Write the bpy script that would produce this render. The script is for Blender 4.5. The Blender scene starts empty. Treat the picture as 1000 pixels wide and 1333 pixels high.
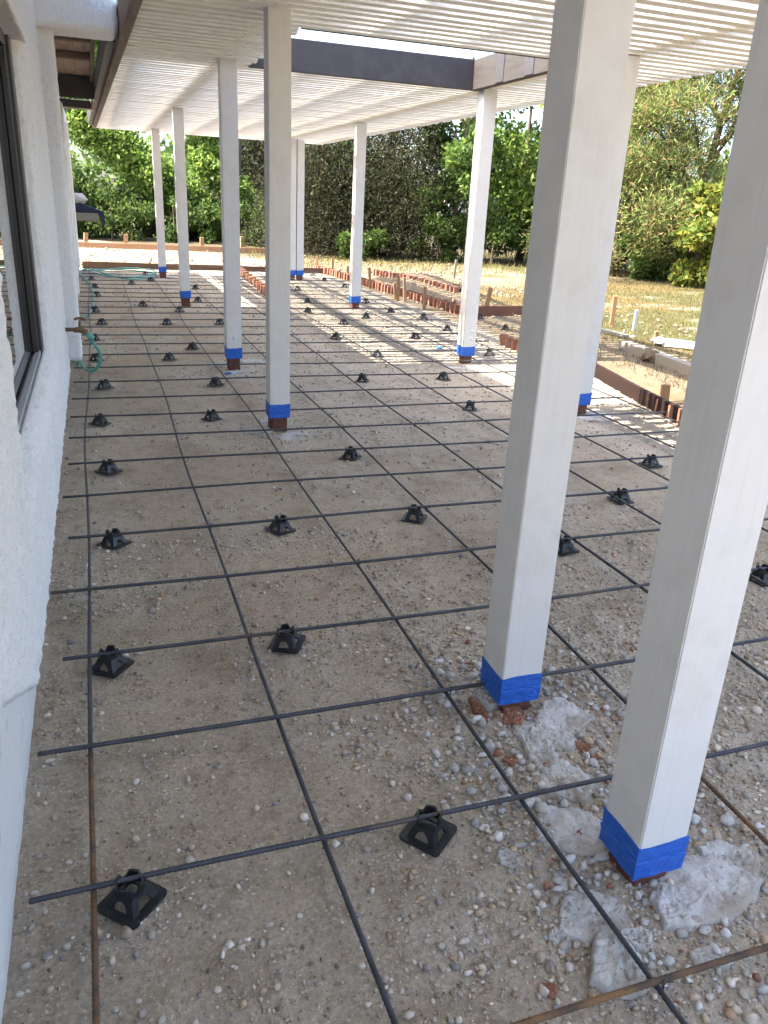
import bpy, bmesh, math, random
import numpy as np
from mathutils import Vector, Matrix

rng = np.random.default_rng(7)
random.seed(7)
S = bpy.context.scene
COL = S.collection

# ---------------------------------------------------------------- camera
W0, H0 = 1000.0, 1333.0
FPX = 1026.26
PITCH, YAW, ROLL = (math.radians(a) for a in (21.4197, 20.2460, -2.9570))
CAMP = np.array([0.0, 0.0, 1.555])
def cam_axes(p, y, r):
    cy, sy, cp, sp, cr, sr = math.cos(y), math.sin(y), math.cos(p), math.sin(p), math.cos(r), math.sin(r)
    f = np.array([sy*cp, cy*cp, -sp]); rt = np.array([cy, -sy, 0.0]); dn = np.cross(f, rt)
    return rt*cr + dn*sr, -rt*sr + dn*cr, f
AX = cam_axes(PITCH, YAW, ROLL)
cam_d = bpy.data.cameras.new('camera'); cam = bpy.data.objects.new('camera', cam_d); COL.objects.link(cam)
cam_d.sensor_fit = 'VERTICAL'; cam_d.sensor_height = 24.0; cam_d.lens = 24.0*FPX/H0
cam_d.clip_start = 0.05; cam_d.clip_end = 2000
cam.matrix_world = Matrix(((AX[0][0], -AX[1][0], -AX[2][0], CAMP[0]),
                           (AX[0][1], -AX[1][1], -AX[2][1], CAMP[1]),
                           (AX[0][2], -AX[1][2], -AX[2][2], CAMP[2]), (0, 0, 0, 1)))
S.camera = cam

# ---------------------------------------------------------------- light
SUN_TO = Vector((-0.80, 0.06, 1.0)).normalized()
w = bpy.data.worlds.new('World'); S.world = w; w.use_nodes = True
nt = w.node_tree; bg = nt.nodes['Background']; sky = nt.nodes.new('ShaderNodeTexSky')
sky.sky_type = 'NISHITA'; sky.sun_disc = False
sky.sun_elevation = math.asin(SUN_TO.z); sky.sun_rotation = math.atan2(SUN_TO.x, SUN_TO.y)
sky.air_density = 0.8; sky.dust_density = 3.8; sky.ozone_density = 0.6
nt.links.new(sky.outputs[0], bg.inputs[0]); bg.inputs[1].default_value = 0.15
sd = bpy.data.lights.new('sun', 'SUN'); sd.energy = 4.0; sd.angle = math.radians(0.5); sd.color = (1.0, 0.93, 0.82)
sun = bpy.data.objects.new('sun', sd); COL.objects.link(sun); sun.location = (-20, 2, 25)
sun.rotation_euler = SUN_TO.to_track_quat('Z', 'Y').to_euler()
S.view_settings.view_transform = 'Standard'; S.view_settings.look = 'None'
S.view_settings.exposure = 2.7; S.view_settings.gamma = 1.0; S.view_settings.use_curve_mapping = False

# ---------------------------------------------------------------- helpers
def ray(u, v):
    return AX[0]*((u-500)/FPX) + AX[1]*((v-666.5)/FPX) + AX[2]
def PZ(u, v, z=0.0):
    d = ray(u, v); return CAMP + d*((z-CAMP[2])/d[2])
def PY(u, v, y):
    d = ray(u, v); return CAMP + d*(y/d[1])
def PX(u, v, x):
    d = ray(u, v); return CAMP + d*(x/d[0])

def hash2(ix, iy, s):
    n = (ix.astype(np.int64)*374761393 + iy.astype(np.int64)*668265263 + s*974711) & 0x7fffffff
    n = ((n ^ (n >> 13))*1274126177) & 0x7fffffff
    return ((n ^ (n >> 16)) & 0xffff)/65535.0
def vnoise(x, y, s=0):
    x = np.asarray(x, float); y = np.asarray(y, float)
    ix = np.floor(x); iy = np.floor(y); fx = x-ix; fy = y-iy
    fx = fx*fx*(3-2*fx); fy = fy*fy*(3-2*fy)
    a = hash2(ix, iy, s); b = hash2(ix+1, iy, s); c = hash2(ix, iy+1, s); d = hash2(ix+1, iy+1, s)
    return (a*(1-fx)+b*fx)*(1-fy)+(c*(1-fx)+d*fx)*fy
def fbm(x, y, s=0, o=3):
    t = 0; a = 0.5
    for i in range(o):
        t = t + a*vnoise(x*2**i, y*2**i, s+i*17); a *= 0.5
    return t/(1-0.5**o)
def sm(e0, e1, x):
    t = np.clip((np.asarray(x, float)-e0)/(e1-e0), 0, 1); return t*t*(3-2*t)

def tag(o, label=None, cat=None, group=None, kind=None):
    if label: o['label'] = label
    if cat: o['category'] = cat
    if group: o['group'] = group
    if kind: o['kind'] = kind
    return o
def empty(name, loc=(0, 0, 0), rz=0.0):
    o = bpy.data.objects.new(name, None); COL.objects.link(o); o.location = loc; o.rotation_euler = (0, 0, rz)
    o.empty_display_size = 0.1
    return o
def link(name, me, mat=None, parent=None, loc=None, rot=None):
    if mat is not None and not me.materials: me.materials.append(mat)
    o = bpy.data.objects.new(name, me); COL.objects.link(o)
    if parent is not None: o.parent = parent
    if loc is not None: o.location = loc
    if rot is not None: o.rotation_euler = rot
    return o
def fast_mesh(name, V, F, cols=None, smooth=False):
    """V (n,3), F (m,k) of one size; cols (n,3) per-vertex colour attribute Col"""
    me = bpy.data.meshes.new(name); V = np.asarray(V, np.float32); F = np.asarray(F, np.int32)
    m, k = F.shape
    me.vertices.add(len(V)); me.vertices.foreach_set('co', V.ravel())
    me.loops.add(m*k); me.loops.foreach_set('vertex_index', F.ravel())
    me.polygons.add(m); me.polygons.foreach_set('loop_start', np.arange(0, m*k, k, dtype=np.int32))
    me.polygons.foreach_set('loop_total', np.full(m, k, np.int32))
    if smooth: me.polygons.foreach_set('use_smooth', np.ones(m, bool))
    if cols is not None:
        a = me.color_attributes.new('Col', 'FLOAT_COLOR', 'POINT')
        c = np.ones((len(V), 4), np.float32); c[:, :3] = cols; a.data.foreach_set('color', c.ravel())
    me.update(calc_edges=True); me.validate()
    return me
def bm_mesh(name, bm, smooth=False):
    bmesh.ops.recalc_face_normals(bm, faces=bm.faces)
    me = bpy.data.meshes.new(name); bm.to_mesh(me); bm.free()
    if smooth:
        for p in me.polygons: p.use_smooth = True
    return me
def bx(bm, x0, x1, y0, y1, z0, z1):
    v = [bm.verts.new(c) for c in ((x0,y0,z0),(x1,y0,z0),(x1,y1,z0),(x0,y1,z0),(x0,y0,z1),(x1,y0,z1),(x1,y1,z1),(x0,y1,z1))]
    for f in ((0,3,2,1),(4,5,6,7),(0,1,5,4),(1,2,6,5),(2,3,7,6),(3,0,4,7)): bm.faces.new([v[i] for i in f])
    return v
def box_mesh(name, x0, x1, y0, y1, z0, z1, bev=0.0, seg=1, jit=0.0):
    bm = bmesh.new(); bx(bm, x0, x1, y0, y1, z0, z1)
    if bev: bmesh.ops.bevel(bm, geom=list(bm.edges), offset=bev, segments=seg, affect='EDGES', profile=0.5)
    if jit:
        for v in bm.verts: v.co += Vector((random.uniform(-jit, jit), random.uniform(-jit, jit), random.uniform(-jit, jit)))
    return bm_mesh(name, bm)
def prism(bm, poly, axis, a0, a1):
    """extrude a 2D polygon along an axis: 'x' -> poly is (y,z); 'y' -> (x,z); 'z' -> (x,y)"""
    def mk(p, a):
        return {'x': (a, p[0], p[1]), 'y': (p[0], a, p[1]), 'z': (p[0], p[1], a)}[axis]
    A = [bm.verts.new(mk(p, a0)) for p in poly]; B = [bm.verts.new(mk(p, a1)) for p in poly]
    n = len(poly); bm.faces.new(A[::-1]); bm.faces.new(B)
    for i in range(n): bm.faces.new((A[i], A[(i+1) % n], B[(i+1) % n], B[i]))
def tube_arrays(P, R, sides=8, cap=True):
    P = np.asarray(P, float); n = len(P); R = np.broadcast_to(np.asarray(R, float), (n,))
    T = np.gradient(P, axis=0); T /= np.linalg.norm(T, axis=1)[:, None]+1e-12
    up = np.array([0, 0, 1.0]) if abs(T[:, 2]).mean() < 0.8 else np.array([1.0, 0, 0])
    N = np.cross(T, up); N /= np.linalg.norm(N, axis=1)[:, None]+1e-9; B = np.cross(N, T)
    th = np.linspace(0, 2*np.pi, sides, endpoint=False)
    V = P[:, None, :] + R[:, None, None]*(np.cos(th)[None, :, None]*N[:, None, :] + np.sin(th)[None, :, None]*B[:, None, :])
    idx = np.arange(n*sides).reshape(n, sides); nx = np.roll(idx, -1, axis=1)
    F = np.stack([idx[:-1], nx[:-1], nx[1:], idx[1:]], -1).reshape(-1, 4)
    V = V.reshape(-1, 3)
    if cap:
        V = np.vstack([V, P[0], P[-1]]); a, b = n*sides, n*sides+1
        c0 = np.stack([np.full(sides, a), nx[0], idx[0], idx[0]], -1); c1 = np.stack([np.full(sides, b), idx[-1], nx[-1], nx[-1]], -1)
        return V, F, np.vstack([c0[:, :3], c1[:, :3]])
    return V, F, np.zeros((0, 3), int)
def tube(name, P, R, mat, parent=None, sides=8, smooth=True, cols=None):
    V, F, C = tube_arrays(P, R, sides)
    me = bpy.data.meshes.new(name); me.from_pydata(V.tolist(), [], F.tolist()+C.tolist()); me.update()
    if smooth:
        for p in me.polygons: p.use_smooth = True
    return link(name, me, mat, parent)
def spline(pts, n=12):
    P = np.asarray(pts, float); P = np.vstack([2*P[0]-P[1], P, 2*P[-1]-P[-2]]); out = []
    for i in range(1, len(P)-2):
        for t in np.linspace(0, 1, n, endpoint=False):
            a, b, c, d = P[i-1:i+3]
            out.append(0.5*((2*b)+(-a+c)*t+(2*a-5*b+4*c-d)*t*t+(-a+3*b-3*c+d)*t**3))
    out.append(P[-2]); return np.array(out)

# ---------------------------------------------------------------- materials
def mat(name, col=(0.5, 0.5, 0.5), rough=0.7, spec=0.3, noise=None, bump=None, attr=False, metallic=0.0, trans=0.0, coords='Object'):
    """noise=[(scale, colour2, lo, hi, stretch)], bump=[(scale, strength, distance, stretch)]"""
    m = bpy.data.materials.new(name); m.use_nodes = True; n = m.node_tree.nodes; l = m.node_tree.links
    p = n['Principled BSDF']; p.inputs['Roughness'].default_value = rough; p.inputs['Specular IOR Level'].default_value = spec
    p.inputs['Metallic'].default_value = metallic
    tc = n.new('ShaderNodeTexCoord')
    if attr:
        a = n.new('ShaderNodeVertexColor'); a.layer_name = 'Col'; cur = a.outputs[0]
    else:
        a = n.new('ShaderNodeRGB'); a.outputs[0].default_value = (*col, 1); cur = a.outputs[0]
    def nz(scale, st, detail=4, rgh=0.6):
        t = n.new('ShaderNodeTexNoise'); t.inputs['Scale'].default_value = scale; t.inputs['Detail'].default_value = detail
        t.inputs['Roughness'].default_value = rgh
        if st:
            mp = n.new('ShaderNodeMapping'); mp.inputs['Scale'].default_value = st
            l.new(tc.outputs[coords], mp.inputs[0]); l.new(mp.outputs[0], t.inputs['Vector'])
        else: l.new(tc.outputs[coords], t.inputs['Vector'])
        return t
    for it in (noise or []):
        scale, c2, lo, hi = it[:4]; st = it[4] if len(it) > 4 else None
        t = nz(scale, st); r = n.new('ShaderNodeMapRange'); r.inputs[1].default_value = lo; r.inputs[2].default_value = hi
        l.new(t.outputs[0], r.inputs[0]); mx = n.new('ShaderNodeMix'); mx.data_type = 'RGBA'
        if attr:
            mx.blend_type = 'MULTIPLY'
        l.new(r.outputs[0], mx.inputs[0]); l.new(cur, mx.inputs[6]); mx.inputs[7].default_value = (*c2, 1); cur = mx.outputs[2]
    l.new(cur, p.inputs['Base Color'])
    prev = None
    for it in (bump or []):
        scale, strg, dist = it[:3]; st = it[3] if len(it) > 3 else None
        t = nz(scale, st, 5); b = n.new('ShaderNodeBump'); b.inputs['Strength'].default_value = strg; b.inputs['Distance'].default_value = dist
        l.new(t.outputs[0], b.inputs['Height'])
        if prev: l.new(prev, b.inputs['Normal'])
        prev = b.outputs[0]
    if prev: l.new(prev, p.inputs['Normal'])
    if trans:
        tr = n.new('ShaderNodeBsdfTranslucent'); l.new(cur, tr.inputs[0]); mxs = n.new('ShaderNodeMixShader'); mxs.inputs[0].default_value = trans
        l.new(p.outputs[0], mxs.inputs[1]); l.new(tr.outputs[0], mxs.inputs[2]); l.new(mxs.outputs[0], n['Material Output'].inputs[0])
    return m
M = {}
M['post'] = mat('white post paint', (0.63, 0.62, 0.595), 0.55, 0.35, noise=[(9, (0.56, 0.545, 0.515), 0.5, 0.8), (60, (0.58, 0.57, 0.545), 0.55, 0.8, (1, 1, 0.06)), (2.5, (0.55, 0.532, 0.505), 0.58, 0.72)],
                bump=[(34, 0.35, 0.004, (1, 1, 0.05)), (7, 0.25, 0.006)])
M['slat'] = mat('white slat paint', (0.75, 0.73, 0.68), 0.6, 0.3, noise=[(3, (0.66, 0.63, 0.57), 0.5, 0.8), (30, (0.50, 0.46, 0.39), 0.62, 0.8, (0.1, 1, 1))], bump=[(40, 0.4, 0.004, (0.06, 1, 1))])
M['tape'] = mat('blue masking tape', (0.014, 0.105, 0.47), 0.5, 0.4, noise=[(25, (0.01, 0.09, 0.42), 0.5, 0.8)], bump=[(9, 0.9, 0.012, (1, 1, 5)), (80, 0.25, 0.002)])
M['stucco'] = mat('white stucco', (0.77, 0.77, 0.76), 0.85, 0.15, noise=[(1.5, (0.69, 0.68, 0.655), 0.5, 0.8), (55, (0.64, 0.63, 0.61), 0.6, 0.85)], bump=[(26, 0.9, 0.018), (110, 0.9, 0.007)])
M['base'] = mat('painted footing', (0.64, 0.64, 0.63), 0.9, 0.1, noise=[(1.5, (0.56, 0.55, 0.52), 0.5, 0.8), (7, (0.40, 0.34, 0.27), 0.6, 0.75)], bump=[(26, 0.7, 0.012), (110, 0.8, 0.006)])
M['brown'] = mat('brown stained wood', (0.16, 0.115, 0.09), 0.7, 0.25, noise=[(14, (0.09, 0.065, 0.05), 0.45, 0.75, (1, 0.12, 1))], bump=[(40, 0.4, 0.004, (1, 0.1, 1))])
M['soffit'] = mat('brown soffit planks', (0.45, 0.33, 0.26), 0.75, 0.2, noise=[(10, (0.22, 0.16, 0.12), 0.45, 0.75, (1, 0.15, 1))], bump=[(40, 0.4, 0.004, (1, 0.1, 1))])
M['charcoal'] = mat('charcoal painted beam', (0.042, 0.038, 0.042), 0.55, 0.35, noise=[(6, (0.06, 0.054, 0.056), 0.45, 0.7)], bump=[(30, 0.25, 0.003, (0.1, 1, 1))])
M['taupe'] = mat('taupe painted beam', (0.05, 0.044, 0.041), 0.65, 0.25, noise=[(14, (0.035, 0.03, 0.027), 0.45, 0.75, (1, 0.15, 1))], bump=[(40, 0.5, 0.004, (1, 0.1, 1))])  # darker than taupe: shade on the opening's beam is put into the colour
M['bronze'] = mat('dark bronze window frame', (0.022, 0.023, 0.026), 0.4, 0.5)
M['alu'] = mat('aluminium track', (0.42, 0.43, 0.44), 0.45, 0.5)
M['glass'] = mat('window glass', (0.012, 0.014, 0.015), 0.015, 0.6)
M['steel'] = mat('dark rebar steel', (0.06, 0.063, 0.072), 0.55, 0.5, noise=[(14, (0.035, 0.036, 0.042), 0.4, 0.7), (2.2, (0.13, 0.085, 0.055), 0.60, 0.74)], metallic=0.35)
M['rust'] = mat('rusty rebar steel', (0.15, 0.085, 0.045), 0.75, 0.3, noise=[(20, (0.07, 0.05, 0.04), 0.4, 0.65), (6, (0.24, 0.13, 0.05), 0.55, 0.7)], metallic=0.1)
M['plastic'] = mat('black plastic', (0.011, 0.012, 0.014), 0.45, 0.5, noise=[(30, (0.05, 0.045, 0.04), 0.58, 0.8)], bump=[(90, 0.15, 0.001)])
M['brick'] = mat('old red brick', (0.27, 0.13, 0.085), 0.85, 0.15, noise=[(18, (0.40, 0.23, 0.155), 0.5, 0.75), (5, (0.30, 0.12, 0.075), 0.5, 0.75)], bump=[(60, 0.6, 0.004)])
M['brickd'] = mat('dark brown brick stub', (0.13, 0.055, 0.04), 0.85, 0.15, noise=[(18, (0.2, 0.1, 0.07), 0.5, 0.75)], bump=[(50, 0.7, 0.005)])
M['redwood'] = mat('red brown form board', (0.16, 0.075, 0.048), 0.8, 0.2, noise=[(12, (0.13, 0.055, 0.035), 0.45, 0.75, (0.3, 0.3, 1))], bump=[(40, 0.5, 0.004)])
M['darkred'] = mat('dark red brown board', (0.022, 0.011, 0.009), 0.8, 0.2, noise=[(12, (0.014, 0.008, 0.007), 0.45, 0.75, (0.3, 0.3, 1))], bump=[(40, 0.5, 0.004)])
M['darkwood'] = mat('dark brown form board', (0.085, 0.055, 0.042), 0.8, 0.2, noise=[(12, (0.05, 0.035, 0.028), 0.45, 0.75, (0.1, 1, 1))], bump=[(40, 0.5, 0.004)])  # brown tone with darker streaks drawn out along the board
M['stake'] = mat('raw wood stake', (0.27, 0.16, 0.09), 0.8, 0.2, noise=[(20, (0.34, 0.18, 0.08), 0.45, 0.75, (1, 1, 0.15))], bump=[(50, 0.5, 0.003, (1, 1, 0.1))])
M['greywood'] = mat('weathered grey timber', (0.21, 0.195, 0.165), 0.85, 0.15, noise=[(20, (0.19, 0.17, 0.14), 0.45, 0.75, (1, 0.15, 1))], bump=[(50, 0.5, 0.004, (1, 0.1, 1))])
M['conc'] = mat('broken concrete', (0.50, 0.49, 0.465), 0.92, 0.1, noise=[(9, (0.36, 0.345, 0.315), 0.42, 0.7), (90, (0.17, 0.15, 0.13), 0.6, 0.7), (30, (0.56, 0.55, 0.53), 0.52, 0.7), (4, (0.36, 0.32, 0.265), 0.5, 0.64)], bump=[(14, 0.5, 0.016), (40, 0.6, 0.01), (160, 0.5, 0.004)])
M['hose'] = mat('teal garden hose', (0.10, 0.33, 0.27), 0.45, 0.4, noise=[(8, (0.16, 0.42, 0.35), 0.5, 0.75)])
M['brass'] = mat('tarnished brass', (0.22, 0.14, 0.07), 0.5, 0.5, noise=[(40, (0.10, 0.07, 0.05), 0.45, 0.7)], metallic=0.6)
M['stone'] = mat('gravel stones', attr=True, rough=0.85, spec=0.2, noise=[(70, (0.68, 0.66, 0.63), 0.5, 0.8)], bump=[(150, 0.4, 0.003)])
M['white'] = mat('white plastic', (0.45, 0.45, 0.44), 0.6, 0.3)
M['greyprint'] = mat('grey print', (0.25, 0.25, 0.26), 0.6, 0.3)
M['navy'] = mat('navy tarpaulin', (0.015, 0.022, 0.05), 0.6, 0.3, bump=[(12, 0.6, 0.02)])
M['iron'] = mat('black iron', (0.02, 0.02, 0.022), 0.5, 0.4)
M['bark'] = mat('bark', (0.13, 0.10, 0.075), 0.9, 0.1, noise=[(8, (0.06, 0.045, 0.035), 0.45, 0.7, (1, 1, 0.25))], bump=[(14, 0.9, 0.03, (1, 1, 0.2))])
M['leaf'] = mat('broad leaves', attr=True, rough=0.55, spec=0.25, trans=0.5)
M['needle'] = mat('needles', attr=True, rough=0.9, spec=0.05, trans=0.32)
M['grass'] = mat('dry grass blades', attr=True, rough=0.8, spec=0.15, trans=0.3)
M['nail'] = mat('rusty nail heads', (0.05, 0.035, 0.025), 0.7, 0.3)
M['roofing'] = mat('brown roof shingles', (0.12, 0.10, 0.085), 0.9, 0.1, noise=[(30, (0.07, 0.06, 0.05), 0.45, 0.7)], bump=[(20, 0.7, 0.01)])
M['sheet'] = mat('white roof sheet', (0.62, 0.64, 0.68), 0.5, 0.3, noise=[(4, (0.55, 0.56, 0.58), 0.5, 0.8)])

# ground material: zone colour from vertices times soil grain
def ground_mat():
    m = bpy.data.materials.new('dirt and gravel ground'); m.use_nodes = True; n = m.node_tree.nodes; l = m.node_tree.links
    p = n['Principled BSDF']; p.inputs['Roughness'].default_value = 0.95; p.inputs['Specular IOR Level'].default_value = 0.1
    a = n.new('ShaderNodeVertexColor'); a.layer_name = 'Col'; cur = a.outputs[0]
    g = n.new('ShaderNodeNewGeometry')
    def mixm(fac, c, mode):
        nonlocal cur
        mx = n.new('ShaderNodeMix'); mx.data_type = 'RGBA'; mx.blend_type = mode
        l.new(fac, mx.inputs[0]); l.new(cur, mx.inputs[6]); mx.inputs[7].default_value = (*c, 1); cur = mx.outputs[2]
    def noise(s, d=5, r=0.65):
        t = n.new('ShaderNodeTexNoise'); t.inputs['Scale'].default_value = s; t.inputs['Detail'].default_value = d; t.inputs['Roughness'].default_value = r
        l.new(g.outputs['Position'], t.inputs['Vector']); return t.outputs[0]
    def rng_(sock, lo, hi):
        r = n.new('ShaderNodeMapRange'); r.inputs[1].default_value = lo; r.inputs[2].default_value = hi; l.new(sock, r.inputs[0]); return r.outputs[0]
    n1, n2, n3 = noise(2.3), noise(14), noise(85, 6, 0.7)
    mixm(rng_(n1, 0.5, 0.72), (0.72, 0.69, 0.65), 'MULTIPLY')
    mixm(rng_(n2, 0.52, 0.75), (0.64, 0.61, 0.57), 'MULTIPLY')
    mixm(rng_(n3, 0.40, 0.62), (1.45, 1.42, 1.38), 'MULTIPLY')
    mixm(rng_(noise(170, 3), 0.58, 0.7), (0.5, 0.47, 0.44), 'MULTIPLY')
    v = n.new('ShaderNodeTexVoronoi'); v.inputs['Scale'].default_value = 75; l.new(g.outputs['Position'], v.inputs['Vector'])
    vm = n.new('ShaderNodeMath'); vm.operation = 'MULTIPLY'; l.new(rng_(v.outputs['Distance'], 0.33, 0.2), vm.inputs[0]); l.new(rng_(n2, 0.45, 0.6), vm.inputs[1])
    mixm(vm.outputs[0], (1.5, 1.52, 1.53), 'MULTIPLY')
    l.new(cur, p.inputs['Base Color'])
    b = n.new('ShaderNodeBump'); b.inputs['Strength'].default_value = 0.8; b.inputs['Distance'].default_value = 0.014; l.new(n3, b.inputs['Height'])
    b2 = n.new('ShaderNodeBump'); b2.inputs['Strength'].default_value = 0.5; b2.inputs['Distance'].default_value = 0.015; l.new(n2, b2.inputs['Height']); l.new(b.outputs[0], b2.inputs['Normal'])
    l.new(b2.outputs[0], p.inputs['Normal'])
    return m
M['ground'] = ground_mat()

# ---------------------------------------------------------------- layout constants
BARX = [-0.127, 0.435, 1.012, 1.568, 2.135, 2.732, 3.258, 3.763]
ROWY = [0.898, 1.485, 2.014, 2.523, 3.043, 3.601, 4.152, 4.689, 5.225, 5.761, 6.311, 6.911, 7.5, 8.087, 8.673, 9.251,
        9.827, 10.403, 10.98, 11.557, 12.132, 12.707, 13.282, 13.87, 14.46, 15.05, 15.64, 16.23, 16.82, 17.4]
ZR = 0.055
POSTS = {  # front-left corner x, y, tape bottom z
    'p1': (1.125, 1.160, 0.045), 'p2': (1.138, 1.900, 0.045), 'p4': (1.085, 5.36, 0.10), 'p5': (1.115, 7.52, 0.11),
    'p6': (1.15, 12.10, 0.12), 'p7': (1.165, 16.35, 0.10), 'p3': (3.61, 5.42, 0.09), 'e1': (3.60, 7.62, 0.08),
    'e2': (3.70, 11.95, 0.09), 'e3': (3.86, 16.3, 0.09), 'e3b': (3.70, 16.3, 0.09)}

# ---------------------------------------------------------------- ground
def gravel_mask(x, y):
    """0 = brown dirt, 1 = grey crushed gravel"""
    n = fbm(x*1.6, y*1.6, 3); n2 = fbm(x*4, y*4, 9)
    a = sm(0.78, 1.1, x + (n2-0.5)*0.5)*sm(3.1, 2.3, y + (n-0.5)*0.9)          # strip of rubble along the first posts
    b = np.zeros_like(a)
    for (px_, py_, tb) in POSTS.values():
        d = np.hypot((x-px_-0.07)*0.9, (y-py_-0.07))
        b = np.maximum(b, sm(0.75, 0.2, d+(n2-0.5)*0.5))
    c = sm(0.52, 0.66, n)*0.55
    e = sm(0.22, -0.05, x+0.29+(n2-0.5)*0.1)*0.4
    f = sm(1.9, 2.7, x)*sm(7.0, 8.0, y)*0.95 + sm(3.3, 3.7, x)*0.8 + sm(1.15, 1.6, x+(n2-.5)*.4)*sm(4.2, 5.2, y)*0.6
    return np.clip(np.maximum.reduce([a, b, c, e, f]), 0, 1)
def gh(x, y):
    x = np.asarray(x, float); y = np.asarray(y, float)
    inp = sm(4.9, 4.4, x)*sm(-0.45, -0.2, x)
    h = (fbm(x*1.3, y*1.3, 21)-0.5)*0.028 + (fbm(x*7, y*7, 31)-0.5)*0.016 + (fbm(x*24, y*24, 41, 2)-0.5)*0.014*(1-.6*sm(5, 8, y)) - 0.008
    g = gravel_mask(x, y)
    h = h + g*(fbm(x*16, y*16, 51)-0.45)*0.022*(1-.75*sm(4.5, 7, y))
    for k in ('p1', 'p2'):
        px_, py_, tb = POSTS[k]; d = np.hypot(x-px_-0.1, y-py_-0.05); h = h+0.006*sm(0.6, 0.1, d)
    h = np.minimum(h, 0.034)
    far = sm(5, 7, x)+sm(19, 22, y)+sm(-1, -3, x)
    h = h*np.where(far > 0, 1.0, 1.0)
    # loose soil heaped beyond the brick edging
    d = np.hypot((x-6.6)/1.3, (y-15.5)/3.6); h = h + 0.22*sm(1.0, 0.0, d)*(0.7+0.6*fbm(x*2, y*2, 61))
    h = h - 0.06*sm(0.45, 0.0, np.abs(x-5.55))*sm(10.5, 12, y)*sm(19, 18, y)
    h = h + 0.03*sm(4.8, 5.2, x)*sm(10, 9, y)
    return h
def seg(a, b, st): return np.arange(a, b-1e-6, st)
gx = np.concatenate([-np.geomspace(500, 1.6, 22), seg(-1.2, -0.45, 0.08), seg(-0.45, 3.2, 0.022), seg(3.2, 5.2, 0.04), seg(5.2, 10, 0.11), seg(10, 20, 0.4), np.geomspace(20, 600, 22)])
gy = np.concatenate([-np.geomspace(300, 1.0, 16), seg(-0.6, 0.6, 0.12), seg(0.6, 3.4, 0.019), seg(3.4, 6, 0.032), seg(6, 10, 0.055), seg(10, 20, 0.10), seg(20, 36, 0.4), np.geomspace(36, 700, 22)])
XX, YY = np.meshgrid(gx, gy); ZZ = gh(XX, YY)
def ground_colour(x, y):
    n = fbm(x*0.9, y*0.9, 71); n2 = fbm(x*3.1, y*3.1, 81)
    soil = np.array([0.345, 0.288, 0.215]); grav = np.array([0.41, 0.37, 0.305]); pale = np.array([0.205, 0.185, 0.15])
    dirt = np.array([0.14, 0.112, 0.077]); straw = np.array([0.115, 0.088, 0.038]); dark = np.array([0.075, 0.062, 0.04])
    c = soil[None]*(0.86+0.3*n[:, None]); mix = lambda c, d, t: c*(1-t[:, None])+d[None]*t[:, None]
    c = mix(c, grav, gravel_mask(x, y)*0.7)
    c = mix(c, pale, np.maximum(sm(2.3, 2.9, x)*sm(7.2, 8.2, y), sm(3.55, 3.9, x)*sm(3.5, 4.2, y))*0.85)  # sunlit zone darkened in the colour, so shade between sun stripes reads stronger
    c = mix(c, np.array([0.22, 0.18, 0.135]), sm(17.9, 18.2, y))
    c = mix(c, dirt, sm(4.75, 5.0, x))
    c = mix(c, np.array([0.19, 0.165, 0.12]), sm(.52, .7, fbm(x*.7+3, y*.7, 77))*sm(6, 7, x)*.8)
    c = mix(c, straw*np.array([1, 1, 1]), np.maximum(sm(6.2, 6.9, x+(n2-0.5)*1.2)*sm(15.5, 13.5, y-(x-7)*0.55+(n2-.5)*2), sm(5.0, 6.5, x)*sm(20, 22, y)))
    c = mix(c, np.array([0.055, 0.065, 0.024]), sm(.5, .68, fbm(x*.55+9, y*.55, 177))*sm(6.3, 7.2, x)*.75)
    c = mix(c, np.array([0.2, 0.18, 0.145]), sm(.66, .74, fbm(x*1.4+2, y*2.2, 187))*sm(6.5, 7.2, x)*sm(16, 14, y)*.8)
    c = mix(c, dark, np.maximum(sm(21.5, 23, y+(n2-.5)*2-np.clip(4-x, 0, 5)*1.4), sm(13.2, 14.5, x+(n2-.5)*1.5)))  # tree shade painted into the ground colour at the back and right
    c = mix(c, np.array([0.15, 0.11, 0.07]), sm(4.72, 4.8, x)*sm(5.25, 5.05, x+(n2-.5)*.3)*sm(8.5, 7.5, y))
    return c
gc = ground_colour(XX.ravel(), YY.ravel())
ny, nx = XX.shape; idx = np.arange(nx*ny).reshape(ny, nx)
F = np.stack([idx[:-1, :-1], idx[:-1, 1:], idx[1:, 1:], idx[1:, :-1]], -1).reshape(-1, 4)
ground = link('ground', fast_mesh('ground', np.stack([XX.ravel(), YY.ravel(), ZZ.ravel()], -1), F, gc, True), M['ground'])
tag(ground, kind='structure')

# ---------------------------------------------------------------- stones
def ico(sub):
    bm = bmesh.new(); bmesh.ops.create_icosphere(bm, subdivisions=sub+1, radius=1.0); bm.verts.ensure_lookup_table()
    V = np.array([v.co[:] for v in bm.verts]); F = np.array([[v.index for v in f.verts] for f in bm.faces]); bm.free(); return V, F
def rand_rot(n):
    q = rng.normal(size=(n, 4)); q /= np.linalg.norm(q, axis=1)[:, None]; a, b, c, d = q.T
    return np.stack([np.stack([1-2*(c*c+d*d), 2*(b*c-a*d), 2*(b*d+a*c)], -1), np.stack([2*(b*c+a*d), 1-2*(b*b+d*d), 2*(c*d-a*b)], -1),
                     np.stack([2*(b*d-a*c), 2*(c*d+a*b), 1-2*(b*b+c*c)], -1)], 1)
PAL = np.array([1.06, 0.99, .90])*np.array([[.42, .39, .35], [.48, .45, .41], [.34, .32, .30], [.54, .51, .47], [.44, .37, .29], [.37, .30, .22], [.25, .25, .26], [.62, .60, .56], [.40, .28, .21], [.31, .27, .22]])
PW_ = np.array([.2, .16, .14, .1, .12, .12, .05, .05, .03, .03])
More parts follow.
